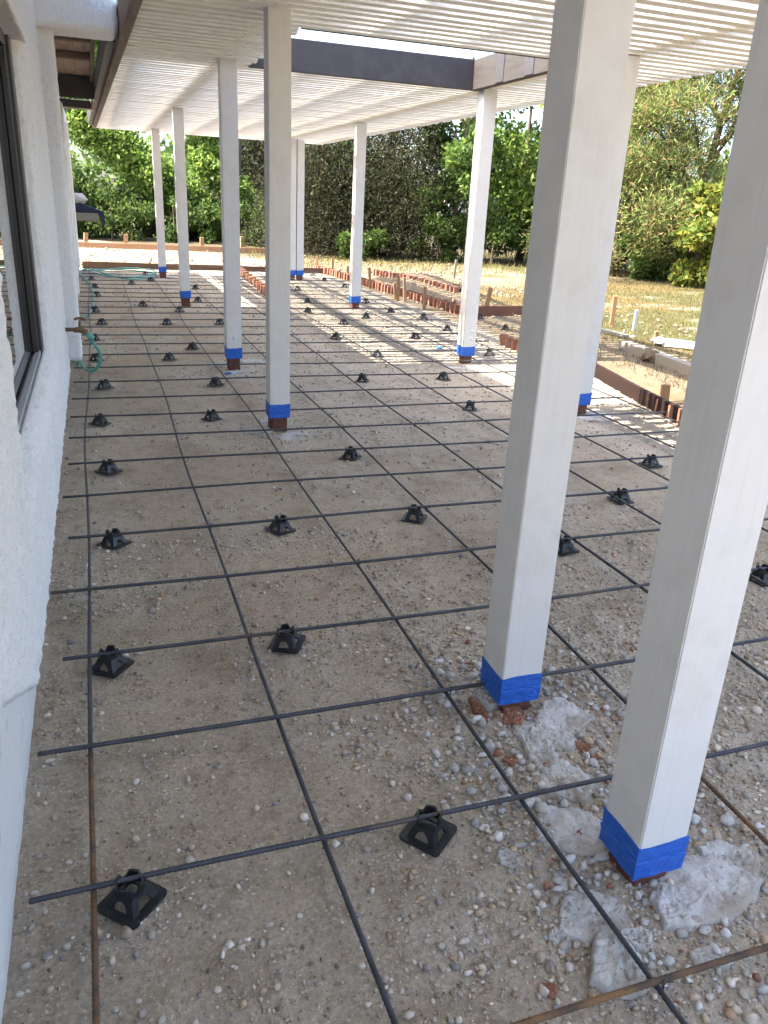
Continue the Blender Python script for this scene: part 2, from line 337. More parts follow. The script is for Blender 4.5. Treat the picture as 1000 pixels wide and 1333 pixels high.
def stone_field(name, X, Y, R, sub=0, pal=PAL, pw=PW_, sink=0.25, jit=0.32):
    V0, F0 = ico(sub); n = len(X); k = len(V0)
    sc = R[:, None]*rng.uniform(0.5, 1.35, (n, 3)); sc[:, 2] *= rng.uniform(0.5, 0.95, n)
    V = V0[None]*(1+rng.uniform(-jit, jit, (n, k, 1)))
    V = np.einsum('nij,nkj->nki', rand_rot(n), V)*sc[:, None, :]
    V[:, :, 0] += X[:, None]; V[:, :, 1] += Y[:, None]; V[:, :, 2] += (gh(X, Y)+sc[:, 2]*(1-2*sink))[:, None]
    F = (F0[None]+(np.arange(n)*k)[:, None, None]).reshape(-1, 3)
    c = pal[rng.choice(len(pal), n, p=pw/pw.sum())]*rng.uniform(0.75, 1.2, (n, 1))
    return fast_mesh(name, V.reshape(-1, 3), F, np.repeat(c, k, 0))
def scatter(n, x0, x1, y0, y1, dens):
    X = rng.uniform(x0, x1, n); Y = rng.uniform(y0, y1, n); keep = rng.uniform(0, 1, n) < dens(X, Y)
    return X[keep], Y[keep]
clump = lambda X, Y: np.clip(0.30+1.1*sm(0.5, 0.68, fbm(X*5, Y*5, 91)), 0, 1)
dn = lambda X, Y: np.clip(clump(X, Y)*0.6 + 0.75*gravel_mask(X, Y), 0, 1)
X, Y = scatter(23000, -0.28, 3.2, 0.8, 3.6, dn); R = 0.0019+0.0034*rng.power(0.6, len(X))
Xc, Yc = scatter(21000, -0.28, 3.2, 0.8, 3.3, lambda X, Y: np.clip(.25+1.2*fbm(X*3, Y*3, 95)**2, 0, 1)*np.clip(2.6/Y, .5, 1)); Rc = 0.0014+0.0042*rng.power(0.35, len(Xc))
tag(link('soil_crumbs', stone_field('soil_crumbs', Xc, Yc, Rc, 0, np.array([[.34, .275, .2], [.26, .205, .145], [.41, .345, .26], [.19, .15, .105]]), np.array([.35, .3, .2, .15]), sink=.2, jit=.3), M['stone']), 'crumbly brown soil crumbs over the shaded patio bed', 'soil', kind='stuff')
tag(link('fine_gravel', stone_field('fine_gravel', X, Y, R, 0, jit=0.3), M['stone']), 'fine crushed gravel strewn over the dirt under the cover', 'gravel', kind='stuff')
X, Y = scatter(26000, -0.28, 3.4, 0.8, 3.6, lambda X, Y: np.clip(0.035+0.30*clump(X, Y)**4+0.8*gravel_mask(X, Y)**1.5, 0, 1)); R = 0.004+0.0085*rng.power(0.33, len(X))
tag(link('coarse_gravel', stone_field('coarse_gravel', X, Y, R, 0), M['stone']), 'coarse grey gravel around the near post bases', 'gravel', kind='stuff')
X, Y = scatter(17000, -0.28, 4.6, 3.4, 9.0, lambda X, Y: np.clip(0.22*clump(X, Y)+0.7*gravel_mask(X, Y), 0, 1)); R = 0.004+0.009*rng.power(0.4, len(X))
tag(link('scattered_gravel', stone_field('scattered_gravel', X, Y, R, 0), M['stone']), 'scattered gravel on the dirt between the middle posts', 'gravel', kind='stuff')
X, Y = scatter(9000, -0.3, 4.7, 9.0, 18.0, lambda X, Y: np.clip(0.2+0.8*gravel_mask(X, Y), 0, 1)); R = 0.005+0.010*rng.power(0.4, len(X))
tag(link('pale_gravel', stone_field('pale_gravel', X, Y, R, 0, PAL*.66), M['stone']), 'pale gravel on the sunlit far end of the patio bed', 'gravel', kind='stuff')
X, Y = scatter(7000, -0.6, 9.5, 9.0, 26.0, lambda X, Y: np.where(Y > 18.1, 0.8, np.where((X > 5.0) & (X < 8.5), 0.6, 0.0))); R = 0.01+0.03*rng.power(0.4, len(X))
tag(link('loose_clods', stone_field('loose_clods', X, Y, R, 0, np.array([[.26, .21, .15], [.31, .26, .2], [.2, .155, .105]]), np.ones(3)), M['stone']), 'loose tan clods on the heaped soil beyond the brick edging', 'soil', kind='stuff')

# larger pebbles, each its own object
stone_meshes = []
for i in range(9):
    V0, F0 = ico(1); d = 1+0.16*np.sin(V0 @ rng.normal(size=3)*2.2+rng.uniform(0, 6))[:, None]+rng.uniform(-.05, .05, (len(V0), 1))
    V = V0*d*np.array([1, rng.uniform(.65, .95), rng.uniform(.45, .7)]); c = PAL[[0, 1, 2, 3, 4, 5, 7, 8, 6][i]]
    stone_meshes.append(fast_mesh('pebble', V, F0, np.repeat(c[None], len(V), 0), True)); stone_meshes[-1].materials.append(M['stone'])
peb = [(240,1240,5,2),(350,1215,5,9),(316,1231,4,9),(283,1285,3,10),(150,1312,1,9),(185,1318,2,12),(180,1300,3,8),(477,1104,2,11),(310,1150,6,7),(445,1160,6,8),
       (378,1325,5,9),(60,1240,8,10),(218,1245,7,8),(390,1190,3,8),(265,1180,0,7),(470,1230,3,7),(520,1195,3,6),(540,1250,6,7),(600,1290,0,7),(620,1330,1,9),
       (660,1120,1,14),(640,1092,0,9),(660,1075,4,8),(725,1217,3,13),(752,1225,3,11),(716,1255,8,13),(722,1172,2,14),(700,1165,4,10),(680,1150,0,9),(790,1275,7,12),
       (829,1275,4,11),(613,972,2,12),(648,968,1,12),(765,965,4,14),(700,940,0,10),(285,996,2,8),(145,1045,2,6),(330,905,0,6),(186,710,3,7),(180,728,3,7),(530,870,0,7),
       (950,1060,0,12),(972,1035,2,11),(935,1085,1,12),(975,1105,4,10),(960,1160,3,10),(930,900,3,12),(985,925,3,14),(880,905,0,9),(860,850,1,9),(770,905,3,9),(748,885,0,8),
       (70,1060,0,8),(85,1090,2,8),(50,1110,2,9),(62,1130,0,7),(90,1120,3,7),(75,1160,1,8),(40,1205,2,9),(65,1285,4,9),(210,1330,0,10),(130,1330,2,8),(255,1330,3,8)]
for i, (u, v, k, r) in enumerate(peb):
    p = PZ(u, v); dist = np.linalg.norm(p-CAMP); rr = r*dist/FPX*0.55
    o = link('pebble', stone_meshes[k], None, None, (p[0], p[1], float(gh(p[0], p[1]))+rr*0.22), (random.uniform(-.2, .2), random.uniform(-.2, .2), random.uniform(0, 6.3)))
    o.scale = (rr*random.uniform(.9, 1.1), rr*random.uniform(.9, 1.1), rr)
    nm = ['mid grey', 'light grey', 'dark grey', 'pale', 'tan', 'brown', 'whitish', 'reddish', 'slate'][k]
    z = 'beside the stucco wall' if p[0] < 0.1 else ('among the rubble by the taped posts' if p[0] > 0.85 else 'on bare dirt between the rebar')
    tag(o, f'{nm} rounded pebble lying {z}', 'pebble', f'{nm} pebbles {z}')

# broken concrete chunks and brick fragments round the first two footings
def chunk(name, u, v, wpx, hpx, hgt, matl, label, cat, grp=None, rz=None, flat=0.6):
    p = PZ(u, v); dist = np.linalg.norm(p-CAMP); sx = wpx*dist/FPX/2; sy = hpx*dist/FPX/2/max(0.35, (CAMP[2]/dist))
    s1 = random.randint(0, 999); m = random.randint(6, 9); ca = np.sort((np.arange(m)+rng.uniform(-.35, .35, m))*2*np.pi/m); cr_ = rng.uniform(.72, 1.18, m)
    cx_, cy_ = cr_*np.cos(ca), cr_*np.sin(ca); na, nr = 88, 21; t_ = np.linspace(0, m, na, endpoint=False); i0 = t_.astype(int) % m; f_ = t_-t_.astype(int)
    ox = cx_[i0]*(1-f_)+cx_[(i0+1) % m]*f_; oy = cy_[i0]*(1-f_)+cy_[(i0+1) % m]*f_
    wob = 1+0.10*(fbm(ox*4+s1, oy*4, s1)-.5)*2; ox, oy = ox*wob, oy*wob
    rad = np.concatenate([np.linspace(.03, .9, 16), [.94, .97, .99, 1.0, 1.03]]); tl = rng.uniform(-.35, .35, 2)
    Xc, Yc = rad[:, None]*ox[None], rad[:, None]*oy[None]
    top = hgt*(.62+tl[0]*Xc+tl[1]*Yc+0.9*(fbm(Xc*2+s1, Yc*2, s1+1)-.5)+0.6*(fbm(Xc*7+s1, Yc*7, s1+2, 2)-.5)+0.25*np.floor(2.2*fbm(Xc*1.3+s1, Yc*1.3, s1+5)))
    top = top+hgt*(0.45*np.abs(fbm(Xc*11+s1, Yc*11, s1+7, 2)-.5)-.25*sm(.62, .72, fbm(Xc*5+s1, Yc*5, s1+9, 2)))
    top = top*np.array([1]*15+[.97, .9, .75, .5, .1, -.8])[:, None]
    top = np.where(top > 0, top*.72, top)
    V = np.stack([Xc*sx, Yc*sy, top], -1).reshape(-1, 3); ii = np.arange(na*nr).reshape(nr, na); jj = np.roll(ii, -1, 1)
    F0 = np.stack([ii[:-1], ii[1:], jj[1:], jj[:-1]], -1).reshape(-1, 4); F0 = np.vstack([F0, np.stack([ii[0, :-2:2], ii[0, 1:-1:2], ii[0, 2::2], np.full(len(ii[0, 2::2]), ii[0, 0])], -1)[1:]])
    me = fast_mesh(name, V, F0, None, False)
    o = link(name, me, matl, None, (p[0], p[1], float(gh(p[0], p[1]))+hgt*0.05), (0, 0, random.uniform(-.5, .5) if rz is None else rz))
    return tag(o, label, cat, grp)
RUB = 'broken concrete around the near footings'
for (u, v, a, b, h, lab) in [(745,1085,110,60,.022,'broad broken concrete slab pushed against the near taped post'),(770,1190,105,62,.018,'flat concrete fragment under the rebar by the near post'),
        (803,1262,66,60,.03,'triangular whitish concrete chunk beside the rusty crossbar'),(830,1222,50,24,.03,'wedge of concrete leaning under the rebar'),
        (920,1160,130,70,.022,'wide pale concrete footing remnant right of the near post'),(880,1185,80,50,.024,'cracked concrete lip in front of the near post'),
        (950,1120,60,40,.026,'pale concrete lump beyond the near post'),(735,1010,80,50,.024,'crumbled concrete bank between the two nearest posts'),
        (655,1040,0,0,0,''),(705,985,50,34,.03,'grey concrete knob below the second post'),(735,935,80,36,.02,'pale flat concrete remnant beside the second post'),
        (640,912,44,26,.03,'concrete piece left of the second post base'),(690,955,46,26,.03,'grey mortar lump under the exposed brick'),
        (720,965,60,26,.025,'grey broken mortar strip beside the tan stone'),(925,1245,46,24,.018,'small pale concrete flake near the rusty crossbar'),
        (660,1120,22,24,.02,'cube-like pale concrete bit on gravel'),(728,1218,24,22,.02,'whitish concrete nugget on the dirt edge')]:
    if a: chunk('concrete_chunk', u, v, a, b, h, M['conc'], lab, 'concrete', RUB)
for (u, v, a, b, h, lab) in [(668,935,36,24,.030,'exposed red brick set in mortar under the second post'),(622,925,18,30,.03,'dark red brick fragment leaning left of the second post'),
        (767,978,22,24,.02,'rough brown brick shard beside the tan stone'),(716,1284,22,16,.012,'orange brick chip in the dirt near the rusty crossbar'),(665,990,18,12,.014,'small red brick crumb beside the rebar')]:
    chunk('brick_fragment', u, v, a, b, h, M['brick'], lab, 'brick', None, None, 0.5)
for (u, v, a_, b_, lab) in [(338, 561, 46, 12, 'pale ragged concrete remnant left of the third post'), (382, 566, 50, 12, 'pale ragged concrete remnant right of the third post'), (352, 548, 30, 8, 'thin concrete flake behind the third post'),
        (285, 474, 34, 8, 'dusty concrete remnant left of the fourth post'), (330, 470, 40, 10, 'dusty concrete remnant right of the fourth post'), (310, 484, 44, 7, 'pale concrete flake in front of the fourth post'),
        (228, 361, 30, 5, 'pale concrete strip beside the last inner post'), (775, 542, 60, 16, 'pale concrete remnant beside the outer post near the dark board'), (598, 478, 34, 7, 'pale concrete flake before the bolted outer post')]:
    chunk('concrete_remnant', u, v, a_, b_, .012, M['conc'], lab, 'concrete', 'concrete remnants at the post bases')
X, Y = scatter(3600, 0.85, 1.9, 0.85, 2.5, lambda X, Y: np.clip(1.1*np.maximum.reduce([sm(.5, .1, np.hypot(X-px_-.07, Y-py_-.05)) for (px_, py_) in ((1.125, 1.16), (1.138, 1.9), (1.05, 1.5))]), 0, 1)); R = 0.004+0.015*rng.power(.3, len(X))
tag(link('concrete_crumbs', stone_field('concrete_crumbs', X, Y, R, 0, np.array([[.46, .45, .42], [.54, .53, .51], [.36, .34, .31], [.28, .13, .09]]), np.array([.4, .3, .25, .05]), jit=.3), M['stone']), 'crumbled concrete bits round the nearest two footings', 'rubble', kind='stuff')
# ---------------------------------------------------------------- posts
PWD = 0.142
def make_post(key, label, top=2.598, bolts=False, stub=None, lean=(0, 0)):
    x, y, tb = POSTS[key]; c = (x+PWD/2, y+PWD/2)
    t = empty('porch_post', (c[0], c[1], 0)); t.rotation_euler = (lean[1], lean[0], 0); tag(t, label, 'post')
    h = PWD/2
    bm = bmesh.new(); bx(bm, -h, h, -h, h, tb+0.006, top); bmesh.ops.bevel(bm, geom=list(bm.edges), offset=0.003, segments=2, affect='EDGES')
    for f_ in range(1, 10):
        bmesh.ops.bisect_plane(bm, geom=bm.verts[:]+bm.edges[:]+bm.faces[:], plane_co=(0, 0, tb+(top-tb)*f_/10), plane_no=(0, 0, 1))
    for v_ in bm.verts:
        v_.co.x += 0.0014*math.sin(v_.co.z*3.1+x*9+v_.co.y*20); v_.co.y += 0.0014*math.sin(v_.co.z*2.3+y*5+v_.co.x*20)
    link('shaft', bm_mesh('shaft', bm), M['post'], t)
    # tape: two wrapped courses with a wrinkled, uneven upper edge
    bm = bmesh.new(); hh = h+0.0022; n = 9; th = 0.098
    ring = []
    for s, (ax, ay, bx_, by_) in enumerate(((-1, -1, 1, -1), (1, -1, 1, 1), (1, 1, -1, 1), (-1, 1, -1, -1))):
        for i in range(n):
            k = i/n; ring.append(((ax+(bx_-ax)*k)*hh, (ay+(by_-ay)*k)*hh))
    L = []
    for j, zz in enumerate((0, .3, .5, .53, .8, 1.0)):
        row = []
        for i, (a, b) in enumerate(ring):
            off = 0.0016*math.sin(i*1.7+j*2.3+x*7) + (0.0018 if j in (2,) else 0)
            ln = math.hypot(a, b); z = tb+th*zz
            if j == 5: z += 0.004*math.sin(i*0.35+y*3)+random.uniform(-.0012, .0012)
            if j == 0: z += -0.002*random.random()
            row.append(bm.verts.new((a*(1+off/ln), b*(1+off/ln), z)))
        L.append(row)
    m_ = len(ring)
    for j in range(5):
        for i in range(m_): bm.faces.new((L[j][i], L[j][(i+1) % m_], L[j+1][(i+1) % m_], L[j+1][i]))
    bm.faces.new(L[0][::-1]); bm.faces.new(L[5])
    link('masking_tape', bm_mesh('masking_tape', bm), M['tape'], t)
    # masonry stub under the post
    a = h*0.8 if stub is None else stub
    bm = bmesh.new(); bx(bm, -a, a, -a*0.95, a*0.95, -0.06, tb+0.004); bmesh.ops.bevel(bm, geom=list(bm.edges), offset=0.008, segments=2, affect='EDGES')
    for v_ in bm.verts: v_.co.x += random.uniform(-.006, .006); v_.co.y += random.uniform(-.006, .006)
    link('brick_stub', bm_mesh('brick_stub', bm), M['brickd'], t)
    if bolts:
        for (bx0, bz) in bolts:
            bm = bmesh.new(); bmesh.ops.create_cone(bm, cap_ends=True, segments=14, radius1=0.016, radius2=0.011, depth=0.012, matrix=Matrix.Translation((bx0, -h-0.005, bz)) @ Matrix.Rotation(math.pi/2, 4, 'X'))
            link('bolt_head', bm_mesh('bolt_head', bm), M['post'], t)
    return t
make_post('p1', 'white square post with bright blue tape foot in broken concrete near the rusty crossbar')
make_post('p2', 'white square post whose blue taped foot sits over an exposed red brick')
make_post('p4', 'white post with blue taped foot on a pale concrete skirt before the dark skylight beam')
make_post('p5', 'white post with a plated bolt above its blue tape beside a scrap of tape', bolts=[(0.0, 0.30)])
make_post('p6', 'slim white post on a tall dark brick stub between coiled hose and brick strip')
make_post('p7', 'white post with blue foot standing beside the coiled green hose')
make_post('p3', 'white outer post with blue foot beside the dark red form board')
make_post('e1', 'white outer post with two bolt heads under the corner of the taupe skylight beam', bolts=[(0.02, 0.26), (0.02, 0.34)])
make_post('e2', 'sunlit white outer post beside the row of standing bricks')
make_post('e3', 'right one of the paired white posts near the dark end board')
make_post('e3b', 'left one of the paired white posts near the dark end board')
# plate behind the bolt of the fourth post
for (u, v, s) in [(298, 486, 0.05), (572, 452, 0.05)]:
    p = PZ(u, v); bm = bmesh.new(); vs = [bm.verts.new((s*math.cos(a)*random.uniform(.6, 1.1), s*math.sin(a)*random.uniform(.6, 1.1), random.uniform(0.002, 0.02))) for a in np.linspace(0, 6.28, 7)[:-1]]
    c = bm.verts.new((0, 0, 0.02))
    for i in range(6): bm.faces.new((c, vs[i], vs[(i+1) % 6]))
    o = link('tape_scrap', bm_mesh('tape_scrap', bm), M['tape'], None, (p[0], p[1], float(gh(p[0], p[1]))+0.006)); sol = o.modifiers.new('t', 'SOLIDIFY'); sol.thickness = 0.001
    tag(o, 'crumpled scrap of blue tape on the ' + ('dirt by the fourth post' if u < 400 else 'sunlit gravel'), 'tape')

# ---------------------------------------------------------------- rebar
def ribbed(P, r, ribs=True):
    P = np.asarray(P, float); L = np.linalg.norm(np.diff(P, axis=0), axis=1); s = np.concatenate([[0], np.cumsum(L)])
    st = 0.0065 if ribs else 0.06; t = np.arange(0, s[-1], st); Q = np.stack([np.interp(t, s, P[:, k]) for k in range(3)], -1)
    R = np.where(np.arange(len(t)) % 2 == 0, r, r*1.2) if ribs else np.full(len(t), r)
    return Q, R
def rebar(P, label, m='steel', r=0.0063, near=None, group=None):
    if near is None: Q, R = ribbed(P, r)
    else:
        P = np.asarray(P); a, b = P[P[:, 1] <= near], P[P[:, 1] >= near-1e-6]
        Q1, R1 = ribbed(a, r); Q2, R2 = ribbed(b, r, False); Q = np.vstack([Q1, Q2]); R = np.concatenate([R1, R2])
    o = tube('rebar', Q, R, M[m], None, 6); return tag(o, label, 'rebar', group)
ONES = ['', 'first', 'second', 'third', 'fourth', 'fifth', 'sixth', 'seventh', 'eighth', 'ninth', 'tenth', 'eleventh', 'twelfth', 'thirteenth', 'fourteenth', 'fifteenth', 'sixteenth', 'seventeenth', 'eighteenth', 'nineteenth']
def ORD(n): return ONES[n] if n < 20 else ('twentieth' if n == 20 else 'twenty '+ONES[n-20])
ordn = ['first', 'second', 'third', 'fourth', 'fifth', 'sixth', 'seventh', 'eighth', 'ninth']
for i, x in enumerate(BARX + [4.28]):
    ys = np.arange(0.25, 17.6, 0.05); xs = x+0.013*np.sin(ys*0.9+i*1.3)+0.006*np.sin(ys*2.1+i)
    if i == 0: xs = xs + 0.02*sm(5, 12, ys)
    P = np.stack([xs, ys, np.full_like(ys, ZR-0.0145)+0.002*np.sin(ys*1.7+i)], -1)
    if i in (0, 3):   # rusty first length, lapped by a darker bar further on
        k = 2.02 if i == 0 else 1.47
        rebar(P[P[:, 1] < k], ('rusty lengthwise rebar beside the stucco wall, front length' if i == 0 else 'rusty lengthwise rebar emerging from behind the near post'), 'rust')
        rebar(P[P[:, 1] >= k-0.03], f'dark lengthwise rebar, {ordn[i]} counted from the stucco wall, behind a rusty length', near=2.9)
    else:
        rebar(P, f'dark lengthwise rebar, {ordn[i]} counted from the stucco wall', near=2.9)
for j, y in enumerate(ROWY):
    x0 = -0.235+0.03*math.sin(j*2.7); x1 = 4.42+0.06*math.sin(j*1.9)
    if j == 1: x0 = -0.25
    if j == 0: x0 = 0.2
    if j >= 8: x0 = -0.24
    if y > 10: x1 = 4.75
    xs = np.arange(x0, x1, 0.05); ys = y+0.008*np.sin(xs*1.3+j)+0.004*np.sin(xs*3+j*2)
    P = np.stack([xs, ys, np.full_like(xs, ZR)+0.0022*np.sin(xs*2+j)], -1)
    if j == 0: rebar(P, 'rusty brown crosswise rebar in front of the near taped post', 'rust', 0.0072)
    else:
        Q, R = ribbed(P, 0.0063, j < 6)
        lab = {1: 'dark crosswise rebar passing just behind the nearest taped post', 2: 'dark crosswise rebar passing behind the post with the exposed brick'}.get(j, f'dark crosswise rebar, {ORD(j)} one counted back from the rusty crossbar')
        tag(tube('rebar', Q, R, M['steel'], None, 6), lab, 'rebar', None if j < 3 else 'crosswise rebar bars')
# wire ties where bars cross (kept as one mass of small twists)
V_, F_ = [], []; off = 0
for j, y in enumerate(ROWY[:14]):
    for i, x in enumerate(BARX):
        if (i+j) % 2: continue
        th = np.linspace(0, 2*math.pi, 9); a = random.uniform(0.5, 1.1)
        P = np.stack([x+0.012*np.cos(th)*math.cos(a), y+0.012*np.cos(th)*math.sin(a), ZR-0.007+0.019*np.sin(th)], -1)
        P = np.vstack([P, P[-1]+[0.01, -0.012, 0.012]]); V, F, C = tube_arrays(P, 0.0018, 4); V_.append(V); F_.append(F+off); off += len(V)
tag(link('wire_ties', fast_mesh('wire_ties', np.vstack(V_), np.vstack(F_)), M['steel']), 'thin wire ties twisted round the rebar crossings', 'wire', kind='stuff')

# ---------------------------------------------------------------- rebar chairs
def chair_meshes():
    # flange
    bm = bmesh.new(); o, i_, z1 = 0.060, 0.038, 0.006
    def rr(r, z, rad=0.012):
        pts = []
        for (cx, cy, a0) in ((1, 1, 0), (-1, 1, 90), (-1, -1, 180), (1, -1, 270)):
            for a in (0, 30, 60, 90):
                t = math.radians(a0+a); pts.append(bm.verts.new((cx*(r-rad)+rad*math.cos(t), cy*(r-rad)+rad*math.sin(t), z)))
        return pts
    A, B, C, D = rr(o, 0), rr(o, z1), rr(i_, z1, 0.006), rr(i_, 0, 0.006); n = len(A)
    for R1, R2 in ((A, B), (B, C), (C, D), (D, A)):
        for k in range(n): bm.faces.new((R1[k], R1[(k+1) % n], R2[(k+1) % n], R2[k]))
    flange = bm_mesh('base_flange', bm)
    # cage: four arched sides, solid thickness
    bm = bmesh.new(); b, t, z0, z1 = 0.043, 0.027, 0.003, 0.046
    def side(rot):
        m = Matrix.Rotation(rot, 3, 'Z')
        def P(u, v, d):       # u in [-1,1], v in [0,1], d inward
            w = b+(t-b)*v; return m @ Vector((u*(w-d*0.6), -(w-d), z0+(z1-z0)*v))
        N = 12; outer, inner = [], []
        for k in range(N+1):
            s = k/N
            a = math.pi*(1-s); inner.append((0.52*math.cos(a), 0.06+0.60*math.sin(a)**0.8 if 0 < k < N else 0.0))
            if s < 0.3: outer.append((-1, s/0.3))
            elif s > 0.7: outer.append((1, (1-s)/0.3))
            else: outer.append((-1+2*(s-0.3)/0.4, 1))
        fo = [bm.verts.new(P(*p, 0)) for p in outer]; fi = [bm.verts.new(P(*p, 0)) for p in inner]
        bo = [bm.verts.new(P(*p, 0.0045)) for p in outer]; bi = [bm.verts.new(P(*p, 0.0045)) for p in inner]
        for k in range(N):
            bm.faces.new((fo[k], fo[k+1], fi[k+1], fi[k])); bm.faces.new((bo[k+1], bo[k], bi[k], bi[k+1]))
            bm.faces.new((fi[k], fi[k+1], bi[k+1], bi[k])); bm.faces.new((fo[k+1], fo[k], bo[k], bo[k+1]))
    for k in range(4): side(k*math.pi/2)
    cage = bm_mesh('cage', bm)
    # crown: notched ring that cradles the bar
    bm = bmesh.new(); N = 24; ro, ri = 0.034, 0.027
    hi = lambda a: 0.068 if abs(math.sin(2*a+0.8)) > 0.45 else 0.052
    rows = []
    for k in range(N):
        a = 2*math.pi*k/N; c, s = math.cos(a), math.sin(a); h = hi(a)
        rows.append([bm.verts.new((ro*c, ro*s, 0.043)), bm.verts.new((ro*0.98*c, ro*0.98*s, h)), bm.verts.new((ri*c, ri*s, h)), bm.verts.new((ri*c, ri*s, 0.043))])
    for k in range(N):
        A, B = rows[k], rows[(k+1) % N]
        for q in range(4): bm.faces.new((A[q], B[q], B[(q+1) % 4], A[(q+1) % 4]))
    crown = bm_mesh('crown', bm)
    return flange, cage, crown
CH = chair_meshes()
for me in CH: me.materials.append(M['plastic'])
ch3 = [(135,155),(168,218),(180,270),(168,355),(213,445),(130,540),(175,680),(230,845),(410,195),(540,175),(478,325),(643,455),(800,600),(655,680),(960,845),(712,368),(830,292),(812,228),(975,440),(500,135)]
ch4 = [(128,75),(165,95),(268,127),(35,150),(68,205),(93,270),(290,335),(237,407),(435,312),(405,218),(545,272),(745,310),(862,372),(685,412),(470,508),(390,640),(828,628)]
chl = [(172,1172),(562,1082),(144,865),(375,833),(148,702),(367,687),(541,670),(457,591),(141,607),(810,647),(772,730),(850,602),(995,750),(276,542),(130,549),(612,529),(642.6,461),(663,429),(629,413)]
chl += [(90+a*.2, 330+b*.2) for a, b in ch3]+[(380+a*.24, 340+b*.24) for a, b in ch4]
for n_, (u, v) in enumerate(chl):
    p = PZ(u, v, 0.025); y = p[1]; k = int(np.argmin(np.abs(np.array(ROWY)-y)))
    if abs(ROWY[k]-y) < 0.3: y = ROWY[k]
    x = p[0]
    for bxx in BARX:
        if abs(x-bxx) < 0.05: x = bxx+0.06*(1 if x >= bxx else -1)
    rz = math.radians(45+random.uniform(-16, 16)) if n_ not in (9, 10, 11, 12) else math.radians(8)
    t = empty('rebar_chair', (x, y, float(gh(x, y))*0.3+0.003), rz); t.rotation_euler = (random.uniform(-.07, .07), random.uniform(-.07, .07), rz)
    for me, nm in zip(CH, ('base_flange', 'cage', 'crown')): link(nm, me, None, t)
    g = 'on sunlit gravel' if (x > 2.6 and y > 7.8) or x > 3.8 else ('beside the house wall' if x < 0.2 else ('on shaded dirt' if y < 8 else 'on far shaded dirt'))
    nl = int(np.sum(np.array(BARX) < x)); wds = ['the wall and bar one', 'bars one and two', 'bars two and three', 'bars three and four', 'bars four and five', 'bars five and six', 'bars six and seven', 'bars seven and eight', 'bar eight and edging']
    tag(t, f'black rebar chair under the {ORD(k)} crosswise bar, between {wds[nl]}' if nl else f'black rebar chair under the {ORD(k)} dark crosswise bar, against the house wall', 'rebar chair', f'rebar chairs {g}')

# ---------------------------------------------------------------- patio cover
cover = empty('patio_cover', (2.5, 8, 2.6)); tag(cover, 'white slatted wooden patio cover with a framed opening over the posts', 'patio cover')
def cpart(name, me, m): return link(name, me, m, cover, (-2.5, -8, -2.6))
PITCHS, SW, ST = 0.142, 0.078, 0.030
Z0 = 2.600
lx = lambda y: 0.462-0.0138*y          # inner face of the brown edge beam
HX0, HX1, HY0, HY1 = 1.42, 3.52, 5.93, 7.72
def slat(x0, x1, y):
    a, b = x1-x0, SW/2; dz = random.uniform(-.0025, .0025); dy = random.uniform(-.004, .004)
    me = box_mesh('slat', x0, x1, y-b+dy, y+b+dy, Z0+dz, Z0+ST+dz); return cpart('slat', me, M['slat'])
ys = np.arange(-0.4, 17.18, PITCHS)
for i_s, y in enumerate(ys):
    y = y+(0.008 if i_s % 2 else -0.008)
    r = 4.62+random.uniform(-.012, .012)
    if HY0-SW/2 < y < HY1+SW/2:
        slat(lx(y)+0.002, HX0+random.uniform(-.02, .02), y); slat(HX1+0.075, r, y)
    else: slat(lx(y)+0.002, r, y)
ZJ = Z0+ST+0.004
for x in (0.46, 1.15, 1.9, 2.55, 3.2, 3.69, 4.45):
    w_ = 0.07 if x in (1.15, 3.69) else 0.021
    sg = [(-0.42, 17.2)]
    if HX0 < x < HX1: sg = [(-0.42, HY0-0.06), (HY1+0.06, 17.2)]
    for (a, b) in sg: cpart('joist', box_mesh('joist', x-w_, x+w_, a, b, ZJ, ZJ+0.14), M['slat'])
cpart('end_board', box_mesh('end_board', lx(17.3), 4.62, 17.22, 17.26, Z0-0.01, Z0+0.16, 0.003), M['slat'])
# opening frame
fb = empty  # (frame boards are parts of the cover)
cpart('charcoal_beam', box_mesh('charcoal_beam', HX0-0.02, HX1, HY1, HY1+0.06, Z0-0.012, Z0+0.245, 0.004), M['charcoal'])
cpart('taupe_beam', box_mesh('taupe_beam', HX1, HX1+0.07, HY0-0.02, HY1+0.062, Z0-0.014, Z0+0.243, 0.004), M['taupe'])
for y in (6.62, 7.16): cpart('beam_strap', box_mesh('beam_strap', HX1-0.006, HX1-0.0005, y-0.075, y+0.075, Z0-0.004, Z0+0.236), M['charcoal'])
cpart('taupe_trim', box_mesh('taupe_trim', HX0, HX1-0.002, HY0-0.035, HY0-0.002, Z0+0.0, Z0+0.05, 0.003), M['taupe'])
cpart('taupe_trim', box_mesh('taupe_trim', HX0-0.03, HX0-0.004, HY0-0.035, HY1-0.002, Z0+0.045, Z0+0.10, 0.003), M['taupe'])
# solid sheet over the house-side half of the near bays
cpart('roof_sheet', box_mesh('roof_sheet', 0.30, 1.62, -0.45, HY0-0.05, ZJ+0.145, ZJ+0.16), M['sheet'])
cpart('roof_sheet', box_mesh('roof_sheet', 0.30, HX0-0.04, HY0-0.045, 7.92, ZJ+0.145, ZJ+0.16), M['sheet'])
